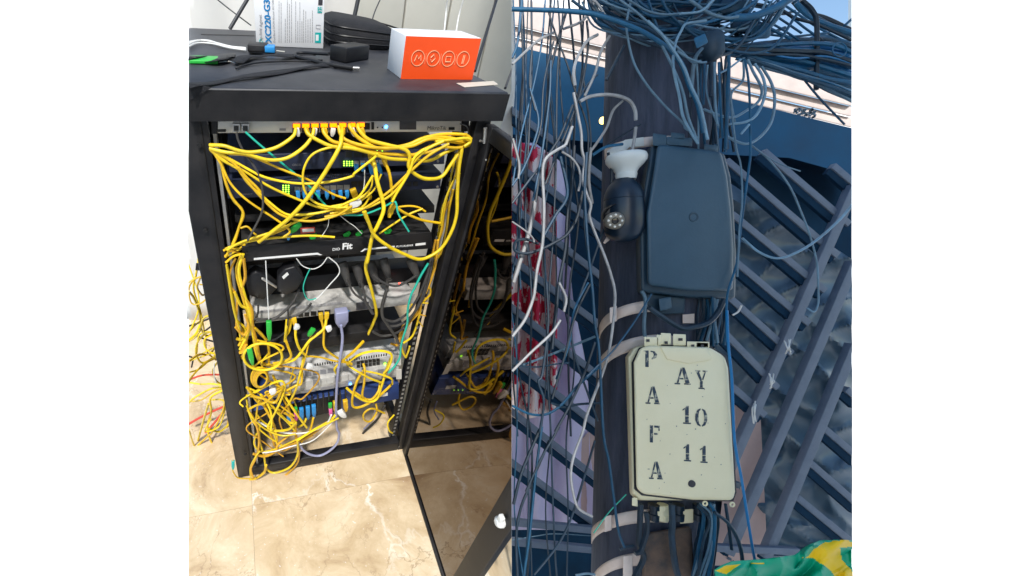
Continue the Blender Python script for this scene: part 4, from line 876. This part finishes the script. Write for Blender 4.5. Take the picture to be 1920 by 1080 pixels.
# ---- cream box with stencil
cb = thing('junction_box', pt(1280, 940, .97), 'cream junction box with worn stencilled letters and figures', 'junction box')
R_('box_body', sol('S 1190,652 1212,646 1335,650 1362,668 1368,700 1378,925 1370,938 1200,938 1186,926 1178,670', .955, 1.01, (-6, 0)), 'cream', parent=cb, bevel=.006, seg=3)
R_('lid', sol('S 1200,652 1218,648 1330,651 1358,668 1365,690 1378,922 1374,938 1300,937 1205,926 1193,915 1188,680', .925, .953, (0, 0)), 'cream', parent=cb, bevel=.009, seg=3)
R_('lid_panel', sol('S 1238,650 1322,652 1336,670 1330,676 1290,682 1250,674', .922, .927), 'cream', parent=cb, bevel=.003)
R_('lid_seal', sol('S 1198,652 1218,646 1332,649 1361,667 1368,690 1381,924 1375,940 1300,940 1203,929 1189,917 1184,680', .9532, .9546), 'inkx', parent=cb)
for (x0, x1, y0, y1) in ((1208, 1235, 631, 650), (1231, 1240, 627, 648), (1239, 1258, 624, 646), (1262, 1286, 626, 648), (1288, 1330, 640, 652), (1305, 1329, 641, 655)):
    R_('latch', sol(f'S {x0},{y0} {x1},{y0+1} {x1},{y1} {x0},{y1}', .935, .965), 'cream', parent=cb, bevel=.0015)
for (x0, x1, y0) in ((1212, 1218, 636), (1246, 1252, 640), (1272, 1280, 634), (1296, 1302, 646), (1314, 1320, 646)):
    R_('latch_slot', sol(f'S {x0},{y0} {x1},{y0} {x1},{y0+5} {x0},{y0+5}', .9335, .936), 'inkx', parent=cb)
R_('lock', M().lathe(pt(1297, 907, .9245), V3((0, -1, 0)), [(-.002, .0082), (.0015, .0075), (.002, .004)], 18), 'inkx', parent=cb, smooth=True)
for x, y in ((1322, 944), (1373, 946)):
    c = pt(x, y, .935); R_('lug', M().tube([c + V3((math.cos(k * .5236) * .0045, 0, math.sin(k * .5236) * .0045)) for k in range(13)], .0018, 6), 'cream', parent=cb, smooth=True)
R_('foot', sol('S 1185,933 1195,933 1196,950 1185,948', .95, .97), 'cream', parent=cb, bevel=.001)
GL = {'P': [[(.12, 0), (.36, 0), (.36, 1), (0, 1), (0, .93), (.12, .93)], [(.5, 1), (.8, .97), (.97, .78), (.9, .58), (.6, .47), (.58, .55), (.70, .64), (.74, .78), (.66, .90), (.5, .93)]],
      'A': [[(.14, .09), (.24, .09), (.47, .86), (.40, .98)], [(.47, 1), (.62, 1), (.95, .09), (.68, .09), (.50, .74)], [(0, 0), (.34, 0), (.34, .075), (0, .075)], [(.6, 0), (1, 0), (1, .075), (.6, .075)], [(.30, .30), (.56, .30), (.54, .38), (.33, .38)]],
      'F': [[(.12, 0), (.38, 0), (.38, 1), (.12, 1)], [(.48, .88), (.95, .88), (.95, 1), (.48, 1)], [(.86, .70), (.95, .70), (.95, .86), (.86, .86)], [(.48, .46), (.80, .46), (.80, .57), (.48, .57)]],
      'Y': [[(.0, 1), (.0, .94), (.08, .92), (.42, .42), (.56, .48), (.32, .92), (.42, .94), (.42, 1)], [(.62, 1), (.62, .94), (.78, .92), (.58, .52), (.66, .48), (.88, .93), (1, .94), (1, 1)], [(.40, .08), (.62, .08), (.62, .42), (.50, .46), (.40, .40)], [(.28, 0), (.76, 0), (.76, .07), (.28, .07)]],
      '1': [[(.36, .09), (.66, .09), (.66, .42), (.36, .42)], [(.36, .46), (.66, .46), (.66, 1), (.50, 1), (.36, .88)], [(.12, .78), (.32, .88), (.32, .80), (.14, .72)], [(.18, 0), (.84, 0), (.84, .075), (.18, .075)]],
      '0': [[(.44, 1), (.20, .92), (.04, .66), (.04, .34), (.20, .08), (.44, 0), (.44, .08), (.33, .16), (.28, .36), (.28, .64), (.33, .84), (.44, .92)], [(.56, 1), (.80, .92), (.96, .66), (.96, .34), (.80, .08), (.56, 0), (.56, .08), (.67, .16), (.72, .36), (.72, .64), (.67, .84), (.56, .92)]]}
for ch, cx, cy, w_, hh in (('P', 1220, 673, 26, 31), ('A', 1224, 741, 27, 33), ('F', 1227, 814, 22, 32), ('A', 1230, 882, 26, 33), ('A', 1280, 705, 30, 32), ('Y', 1315, 712, 23, 35), ('1', 1288, 778, 22, 34), ('0', 1315, 783, 24, 34), ('1', 1289, 849, 20, 32), ('1', 1320, 852, 20, 32)):
    m = M()
    for pg in GL[ch]: m.prism([pt(cx - w_ / 2 + a * w_, cy + hh / 2 - b * hh + (a - .5) * 1.2, .9242) for a, b in pg], (0, .0004, 0))
    R_('stencil_letter', m, 'stencil', parent=cb)
m = M()
for i in range(26): m.box(pt(random.uniform(1205, 1370), random.uniform(680, 925), .9243), V3((random.uniform(.0003, .0012), 0, 0)), V3((0, .0002, 0)), V3((0, 0, random.uniform(.0003, .0012))))
R_('speck', m, 'inkd', parent=cb, kind='stuff')
# glands below
for i, x in enumerate((1226, 1243, 1272, 1310)):
    R_('cable_gland', M().lathe(pt(x, 946, .985), V3((0, 0, -1)), [(0, .012), (.010, .012), (.011, .009), (.020, .009), (.022, .012), (.036, .011)], 10), ('camb', 'cream', 'camb', 'camb')[i], parent=cb, smooth=True)
R_('gland_block', sol('S 1232,950 1256,948 1257,976 1234,978', .975, .99), 'cream', parent=cb, bevel=.002)
R_('gland_block', sol('S 1274,956 1300,954 1300,980 1275,982', .985, 1.0), 'cream', parent=cb, bevel=.002)
# ---- camera bulb in its socket
bc = thing('camera_bulb', pt(1172, 455, .98), 'black bulb shaped camera with ring of lights under white socket', 'camera')
u_ = .98 / F
def lp(cx, prof, ma, name, **k):
    return R_(name, M().lathe(pt(cx, 0, .98), V3((0, 0, -1)), [(y * u_, r * u_) for y, r in prof], 28), ma, parent=bc, smooth=True, **k)
lp(1174, [(289, 28), (291, 32), (296, 34), (303, 33), (309, 29), (316, 22), (322, 18), (326, 17), (327, 18), (331, 17), (337, 16)], 'sock', 'socket')
lp(1169, [(336, 15), (341, 19), (350, 26), (362, 31), (374, 33), (375, 32), (377, 32.5), (400, 33.5), (424, 33), (440, 29), (449, 21), (454, 10)], 'camb', 'body')
ev = V3((-.34, -.92, -.12)).normalized(); ec = pt(1152, 414, .945)
R_('eye_hood', M().lathe(pt(1157, 404, .962), ev, [(-.02, .028), (.004, .0275), (.006, .025), (-.002, .022)], 24), 'lens', parent=bc, smooth=True)
R_('eye', M().lathe(ec, ev, [(-.03, .017), (.002, .0195), (.006, .018), (.008, .013)], 24), 'silver', parent=bc, smooth=True)
R_('lens', M().lathe(ec + ev * .0078, ev, [(0, .0075), (.003, .0062), (.0035, .003)], 16), 'lens', parent=bc, smooth=True)
sa = ev.orthogonal().normalized(); sb = ev.cross(sa)
for k in range(8): R_('led', M().lathe(ec + ev * .0072 + (sa * math.cos(k * .785) + sb * math.sin(k * .785)) * .0130, ev, [(0, .0028), (.002, .0022), (.003, .001)], 8), 'ledw', parent=bc, smooth=True)
R_('socket_bracket', sol('S 1138,283 1160,270 1172,262 1207,257 1208,274 1180,276 1165,290 1150,305 1137,304', 1.0, 1.012), 'sock', label='white metal bracket on the pole above the lamp socket', cat='bracket', bevel=.001)
R_('corner_bracket', sol('S 1131,455 1141,438 1148,446 1134,457', 1.0, 1.01), 'strap', label='small bright bracket corner below the camera', cat='bracket')
# ---- flag
top = [(1340, 1068), (1352, 1060), (1372, 1052), (1430, 1048), (1450, 1046), (1490, 1040), (1515, 1024), (1535, 1014), (1580, 1012), (1600, 1013), (1620, 1013)]
def topy(x):
    for (a, b), (c, d) in zip(top, top[1:]):
        if x <= c: return b + (d - b) * (x - a) / (c - a)
    return top[-1][1]
def inside(x, y, P_):
    r = False
    for (a, b), (c, d) in zip(P_, P_[1:] + P_[:1]):
        if (b > y) != (d > y) and x < (c - a) * (y - b) / (d - b) + a: r = not r
    return r
YP = [Z('h 890,945 930,925 960,880 1050,840 1200,815 1260,840 1260,860 1150,872 1165,960 1254,1060 1245,1200 1130,1090 1050,1010 960,945'), Z('h 260,1040 320,1000 440,990 330,1065'), Z('h 520,985 600,980 610,990 520,996'), Z('h 1140,1100 1260,1200 1200,1250')]
fx = lambda u: 1340 + 265 * u
def fyf(u, v): a = topy(fx(u)); return a + (1125 - a) * v
R_('flag', M().sheet(lambda u, v: pt(fx(u), fyf(u, v), .90 + .03 * (1 - math.cos(v * 2.5)) - .075 * abs(noise.noise(V3((fx(u) * .012 + fyf(u, v) * .012, fyf(u, v) * .01, 5)))) - .03 * (1 - abs(noise.noise(V3((fx(u) * .022 + fyf(u, v) * .02, fyf(u, v) * .012 - fx(u) * .012, 8))))) ** 3 - .006 * noise.noise(V3((fx(u) * .02, fyf(u, v) * .03 - fx(u) * .015, 2)))), 130, 60,
    lambda u, v: 1 if any(inside(fx(u), fyf(u, v), q) for q in YP) else 0), ['flagg', 'flagy'], solid=.0015, smooth=True, label='green and yellow satin flag draped at the lower right', cat='flag')

# ---- overhead and hanging cables
def rc(s, w_, d, ma, label, group=None, name='cable', **k): return cable(s, w_, d, ma, label, group, name, RIGHT, pt, **k)
WH = 'white wires left of the pole'
white = [('a 600,0 630,20 660,60 690,110', 6, .96, 'short white wire at the top left of the pole'), ('a 640,250 560,300 490,420 465,520 475,620', 7, .97, 'white wire curving down beside the sunlit ledge'),
 ('a 465,670 490,800 520,960 525,1080 c 545,170 530,280 560,400 590,480 580,560 620,680 690,850 740,1000 765,1130 e 750,300 720,500 680,640 620,800 560,960 530,1080 g 470,200 445,330 460,470 500,590 600,650', 6, .95, 'long white wire winding down left of the pole'),
 ('a 510,735 580,700 690,685 790,695 870,730 910,800 915,870', 8, .96, 'white cable arching over to the lamp socket'), ('a 915,920 905,1000 890,1080 c 875,110', 7, .965, 'white lead entering the lamp socket'),
 ('a 820,730 750,800 700,930 600,1080 c 590,80 575,300 600,470', 6, .97, 'white wire forking down beside the lamp socket'), ('a 725,260 660,380 620,530 545,695', 6, .98, 'white wire crossing the ledge steeply'),
 ('a 455,915 410,1040 c 400,50 330,90 260,150 240,260 250,500 240,750 200,950 185,1080 e 170,120 110,270 20,390', 7, .94, 'long white cable bending down over the bars'), ('c 380,95 450,140 500,210 515,300 500,380', 5, .95, 'short white wire end curling left of the socket'),
 ('c 185,450 150,650 90,850 30,1040', 10, 1.0, 'thick ribbed white cable over the floral curtain'), ('c 25,0 70,180 65,290', 6, .98, 'short white cable at the far left'), ('a 20,465 200,300 320,235', 6, .98, 'pale cable rising from the left edge'),
 ('a 390,210 530,150 600,40 620,0', 6, .99, 'pale cable rising over the ledge'), ('e 360,0 410,110 395,210', 6, .95, 'white wire bend over the lilac sheet'), ('e 20,640 150,510 300,370 370,270', 6, .96, 'white wire slanting over the floral curtain'),
 ('c 20,600 120,670 170,720 180,750', 4, .96, 'thin pale wire over the floral curtain')]
for s, w_, d, lb in white: rc(s, w_, d, 'wirew', lb, WH)
rc('e 100,595 350,500 620,390', 6, 1.1, 'wirel', 'grey wire slanting up to the pole')
DK = 'dark hanging cables left of the pole'
dark = ['a 350,0 365,250 345,600 340,1080 c 330,400 310,800 290,1080 e 275,600 300,1080 g 310,400 330,900 345,1100', 'a 260,0 235,300 180,600 80,1000 c 20,350', 'a 275,60 340,260 420,470 470,640 560,900 570,1080 c 560,200 550,400', 'a 410,90 350,300 290,560 255,900 240,1080 c 190,460',
  'a 300,440 290,700 240,1080 c 200,300 170,450', 'a 560,150 570,330 520,640 440,880 360,1080 c 260,330', 'a 160,400 150,620 190,800', 'a 150,640 210,860 c 180,20 100,220 20,340', 'a 460,760 370,980 310,1080 c 240,180 130,320 20,470', 'a 320,300 250,600 230,900 180,1080', 'a 90,0 60,300 20,420',
  'c 470,50 455,330 420,560 405,800 360,1040 e 340,200 310,480', 'c 530,380 490,570 420,690 330,750 230,800 120,830 40,810 50,740 130,730 210,760', 'c 560,100 545,400 570,800 600,1080 e 620,300 650,500 680,1080 g 720,250 760,550 790,760 830,870', 'c 690,640 640,780 570,980 530,1080 e 460,250 450,400 490,580 560,780 640,1000',
  'e 590,0 480,230 400,530 310,840', 'e 570,0 470,200 430,450 340,700', 'e 40,600 200,610 330,590 430,580', 'e 620,430 540,660 430,900 330,1080', 'e 660,600 500,740 380,880 270,950 150,950 20,890', 'e 660,870 500,880 400,900 300,870', 'e 270,0 280,300 240,650 210,720 250,860 220,1080', 'e 1030,80 900,290 760,480 660,580 560,680',
  'g 220,20 90,330 30,560', 'g 290,100 160,400 80,600 50,800 60,1080', 'g 235,0 190,350 150,750 105,1080', 'g 620,100 540,370 440,680 340,870 180,1070', 'g 360,0 310,90 230,230 120,470', 'c 370,130 420,400 330,560 250,700', 'a 480,750 560,620 640,540', 'a 700,580 830,330', 'c 820,40 700,60 600,120', 'a 950,900 830,970 690,1060', 'c 715,100 740,220 735,350']
for i, s in enumerate(dark):
    rc(s, random.choice((4, 5, 6, 7)), random.uniform(.98, 1.0) if i not in (13, 22) else .93, ('wireb', 'wirem', 'wireb')[i % 3], 'dark blue cable hanging in the web left of the pole', DK)
for i in range(13):
    x = random.uniform(962, 1112); x2 = x + random.uniform(-30, 20); q = [(x, -10)]
    for k in range(1, random.choice((4, 6, 8)) + 1): q.append((x + (x2 - x) * k / 8 + random.uniform(-13, 13), -10 + k * 138))
    rc(q, random.uniform(2.5, 5), random.uniform(1.0, 1.3), ('wireb', 'wirem', 'wireb', 'wireb')[i % 4], 'thin blue strand hanging straight in the web left of the pole', 'thin strands left of the pole')
LP = 'pale loops right of the pole top'
for i, (s, w_, ma) in enumerate((('b 490,430 530,520 590,640 570,730 480,800 380,850 270,830 170,790', 6, 'wirel'), ('b 590,480 660,600 685,720 660,880 580,990 490,1040 400,1020 330,980', 6, 'wirel'), ('b 540,460 600,560 615,680 560,820 480,880 350,900', 6, 'wirel'), ('b 230,450 220,700', 6, 'wireb'), ('b 280,450 290,700 310,1000', 5, 'wirem'),
      ('b 355,400 350,650 330,1080', 7, 'wirem'), ('b 470,430 500,640 510,1080 d 500,200 470,420 440,650 410,900 f 345,80 335,300 330,430', 5, 'wirem'), ('b 360,640 380,860 410,1080 d 440,200 450,450 430,650 415,1000', 4, 'wirel'), ('a 1000,150 1120,270 1254,470 b 80,620 150,780 200,1010', 6, 'wirel'), ('a 1090,300 1180,480 1254,660 b 60,850 130,1030', 6, 'wirel'), ('b 460,440 455,580 380,660 370,740 400,900', 5, 'wirel'), ('b 440,430 360,490 290,530', 5, 'wirel'),
      ('b 160,350 110,420 90,560 80,700', 8, 'wirel'), ('b 180,450 170,760', 5, 'wirem'), ('b 250,450 255,720 270,900', 5, 'wirel'), ('b 200,470 190,640 230,800 300,950', 4, 'wirel'), ('b 500,900 440,970', 5, 'wirel'), ('b 330,1000 400,1000', 4, 'wirel'), ('b 330,430 320,700 345,1080', 5, 'wireb'), ('b 290,450 300,760 290,1000', 5, 'wireb'), ('b 120,430 130,620 150,800', 6, 'wireb'), ('b 210,460 240,760 260,1040', 6, 'wireb'))):
    rc(s, w_, random.uniform(.90, 1.0), ma, 'blue cable looping or dropping into the black box top', LP)
rc('b 190,150 120,160 40,175 a 1240,230 1200,320 1185,480 1230,700 b 20,840 80,960 130,1040', 6, .93, 'wirel', 'pale cable hooking over the pole top'); rc('a 880,0 850,150 850,230 900,450 1000,620 1120,760 1254,890 b 40,930 100,960', 5, .95, 'wirel', 'long pale cable sweeping across the pole top')
ms = [('a 0,66 300,75 560,95 700,130 900,200 1050,280 1180,380 1254,480 b 60,600 130,760 170,960', 10, .93, 'wirem', 'thick blue cable sagging across the pole top from left'), ('a 300,70 560,90 800,150 1000,210 1180,330 b 20,420', 9, .95, 'wirem', 'second thick cable beside the sagging one'), ('a 450,0 560,75 690,100', 6, .96, 'wirem', 'blue cable meeting the thick one from above left'), ('a 800,0 920,90 1080,230 1200,330 1254,380 b 90,450 150,440', 5, .93, 'wirel', 'pale cable slanting down across the pole top'),
  ('a 860,0 1000,80 1130,105 1254,95', 5, .94, 'wirel', 'pale cable sagging at the very top of the pole'), ('b 0,100 150,80 240,0', 5, .93, 'wirel', 'pale cable rising at the pole top right'), ('b 70,0 200,90 330,130 420,120', 7, .95, 'wirel', 'pale cable curving to the clamp'), ('b 380,130 480,125 560,110 680,60 800,-10', 17, .97, 'wirem', 'very thick blue cable rising across the sky'), ('b -20,370 60,420 140,450 190,450', 5, .92, 'wirel', 'pale cable curling round the splice case')]
for s, w_, d, ma, lb in ms: rc(s, w_, d, ma, lb, k=8)
SK = 'overhead cables against the sky'
for i, s in enumerate(('b 400,80 560,130 700,190 860,290', 'b 600,-10 760,90 900,200 1000,270', 'b 430,10 700,60 830,130 1000,180 1240,290', 'b 500,0 700,120 880,240', 'b 640,250 800,265 960,250 1080,235', 'b 820,10 900,90 1050,130 1260,230', 'b 840,20 920,110 1050,170 1260,240', 'b 830,0 940,100 1100,190 1260,260', 'b 880,0 960,80 990,200 985,650', 'b 870,0 920,40 980,120', 'b 1190,185 1240,140', 'b 450,30 620,60 740,100 830,80', 'b 560,150 640,240 660,250', 'b 520,270 620,250 760,200', 'b 1000,270 1040,310 1060,330', 'b 700,0 850,100 1000,200 1250,330', 'b 420,70 600,180 800,280')):
    rc(s, 10 if i in (5, 6, 7, 8) else random.choice((5, 6, 7)), random.uniform(1.0, 1.3), ('wirem', 'wirem', 'wireb')[i % 3], 'blue overhead cable crossing the bright sky', SK)
rc(ell(1574, 93, 13, 13), 3, 1.0, 'wirem', 'small ring of cable against the sky', None, 'cable_coil', cat='coil')
# heavy bundles
BD = 'cables of the heavy bundle at the upper right'
for i in range(64):
    u = i / 63; y0 = 330 + 60 * random.random(); ym = 320 + u * 130 + random.uniform(-12, 12); y1 = 330 + u * 270 + random.uniform(-25, 25)
    rc(f'b {330+random.uniform(-40,60)},{y0} {600+random.uniform(-30,30)},{ym} {850+random.uniform(-40,40)},{ym-20+u*90+random.uniform(-20,20)} {1050+random.uniform(-40,40)},{y1-40+random.uniform(-20,20)} 1270,{y1+20}', random.uniform(5, 12), random.uniform(1.02, 1.2), ('wirem', 'wirem', 'wireb', 'wirem', 'cyan')[i % 5], 'blue cable within the heavy bundle below the sky', BD)
for i in range(14):
    u = i / 13
    rc(f'b {440+random.uniform(-40,60)},{420+u*10} {650+random.uniform(-30,30)},{470+u*25+random.uniform(-8,8)} {900+random.uniform(-40,40)},{545+u*30+random.uniform(-10,10)} {1080},{600+u*50+random.uniform(-14,14)} 1270,{650+u*90+random.uniform(-14,14)}', random.uniform(4, 8), random.uniform(.98, 1.05), ('wirem', 'wirel', 'wirem')[i % 3], 'blue cable in the lower strand crossing the sunlit ledge', 'lower strand over the ledge')
rc('b 870,540 1000,700 1190,900', 4.5, 1.0, 'wirem', 'blue stay wire slanting down over the ledge'); 
for i in range(58):   # clutter on the pole top
    x0_, x1_ = random.uniform(1090, 1240), random.uniform(1310, 1470); y0_, y1_ = random.uniform(-60, 40), random.uniform(-60, 75); sg = random.uniform(10, 75)
    rc([(x0_, y0_ - 30), (x0_ + 30, (y0_ + sg) * .8), ((x0_ + x1_) / 2, (y0_ + y1_) / 2 + sg), (x1_ - 30, y1_ + sg * .4), (x1_ + 25, y1_ - 50)], random.uniform(3, 8), random.uniform(.97, 1.06), ('wirem', 'wirem', 'wireb', 'wirel')[i % 4], 'blue cable in the crowded knot round the pole top', 'knot at the pole top', jit=4)
sp = thing('splice_case', pt(1330, 115, .96), 'rounded blue splice case hanging at the pole top', 'splice case')
R_('case_body', M().lathe(pt(1334, 60, .97), V3((0, 0, -1)), [(0, .012), (.01, .022), (.05, .024), (.060, .019), (.066, .008)], 16), 'wireb', parent=sp, smooth=True)
R_('case_clip', sol('S 1300,72 1322,62 1328,80 1306,92', .92, .94), 'wirem', parent=sp, bevel=.003)
for i, (x, y, w_) in enumerate(((1395, 45, 26), (1425, 58, 20), (1378, 12, 30))):
    R_('cable_clamp', sol(f'S {x-w_},{y-12} {x+w_},{y-16} {x+w_},{y+14} {x-w_},{y+16}', 1.0, 1.06), 'wirem', bevel=.008, label='blue clamp block on the cables, %s' % ('middle', 'rightmost', 'topmost')[i], cat='clamp')
R_('cross_arm', sol('S 1140,-30 1390,-30 1385,28 1140,20', 1.02, 1.1), 'soff', label='dark blue cross arm at the pole top', cat='cross arm', bevel=.006)
# right of the boxes
for s, w_, ma, d, lb in (('d 510,40 620,125 740,190 870,235', 3, 'wirel', 1.0, 'thin pale wire end right of the black box'), ('d 520,50 650,160 790,340 880,540 940,700 990,900 1000,1080 f 1000,150 970,210 920,185', 4, 'wirel', 1.1, 'thin long wire hanging to a hook on the gate'), ('d 1260,460 1150,590 980,740 830,830 700,865 570,820 450,720', 5.5, 'wirel', 1.05, 'pale cable sagging from the black box to the right edge'),
    ('f 340,200 350,450 375,700 390,1080 h 410,200 440,350 480,600 520,850 545,985', 6, 'cyan', .92, 'bright blue cable running down the cream box right side'), ('f 380,235 420,210 445,165', 4, 'whp', 1.6, 'white tie on the gate bar right of the black box'), ('h 250,620 350,700 420,820 450,950 450,1100', 8, 'wireb', .93, 'dark cable curving from the cream box over the flag'),
    ('h 330,560 350,700 375,890', 7, 'wireb', .95, 'short dark cable hanging below the cream box right corner'), ('g 845,490 720,620 610,770', 2.5, 'aqua', .97, 'thin green thread at the cream box lower left corner'), ('g 950,560 945,700 940,850 970,950 905,1090', 13, 'wireb', .95, 'thick dark cable under the cream box left'), ('g 990,620 1000,720 985,800 950,900 910,920', 11, 'wireb', .94, 'second thick dark cable under the cream box left'),
    ('g 1175,560 1180,700 1175,800 1200,1000 1225,1090', 14, 'wireb', .95, 'thick dark cable under the cream box middle'), ('g 20,820 200,790 330,775 600,790', 2, 'wirel', 1.2, 'thin thread strung across the bottom rails'), ('g 480,1075 560,1062 620,1070', 5, 'wirel', 1.0, 'pale cable end at the bottom of the pole'), ('g 800,890 840,870 900,860', 8, 'wireb', .96, 'dark cable knot on the lower pole')):
    rc(s, w_, d, ma, lb)
for i in range(26):
    x = random.uniform(100, 300); rc(f'h {170+random.uniform(-60,80)},{560+random.uniform(-10,20)} {x*.6+90},{680+random.uniform(-40,40)} {x*.8+20+random.uniform(-20,20)},{860+random.uniform(-40,40)} {x*.8-10+random.uniform(-50,50)},1110', random.uniform(4, 8), random.uniform(.94, 1.0), ('wireb', 'wireb', 'wirem', 'wireb', 'wirel')[i % 5], 'dark cable in the dense bunch leaving the cream box bottom', 'bunch under the cream box')
for i in range(16):
    x = random.uniform(1300, 1372); rc([(x, 100 + random.uniform(-20, 20)), (x + random.uniform(-10, 10), 180), (x - 4 + random.uniform(-14, 14), 285)], random.uniform(3, 6), random.uniform(.98, 1.06), ('wireb', 'wirem', 'wireb', 'wirel')[i % 4], 'cable dropping straight from the knot into the black box top', 'drops into the black box')
for i in range(20):
    x = random.uniform(120, 340); rc(f'f {x},{100+random.uniform(0,20)} {x+random.uniform(-20,20)},{240+random.uniform(-30,30)} {x-20+random.uniform(-40,40)},{430+random.uniform(-30,30)}', random.uniform(4, 7), random.uniform(.97, 1.02), ('wireb', 'wirem', 'wirel')[i % 3], 'dark cable in the bunch between the two boxes', 'bunch between the boxes')
rc('f 320,120 270,220 200,290 100,320 0,325 e 1080,230 1010,180', 12, .96, 'wireb', 'thick dark cable looping under the black box'); rc('e 960,60 985,130 975,300 980,390', 8, .97, 'wirel', 'pale conduit dropping left of the black box base')
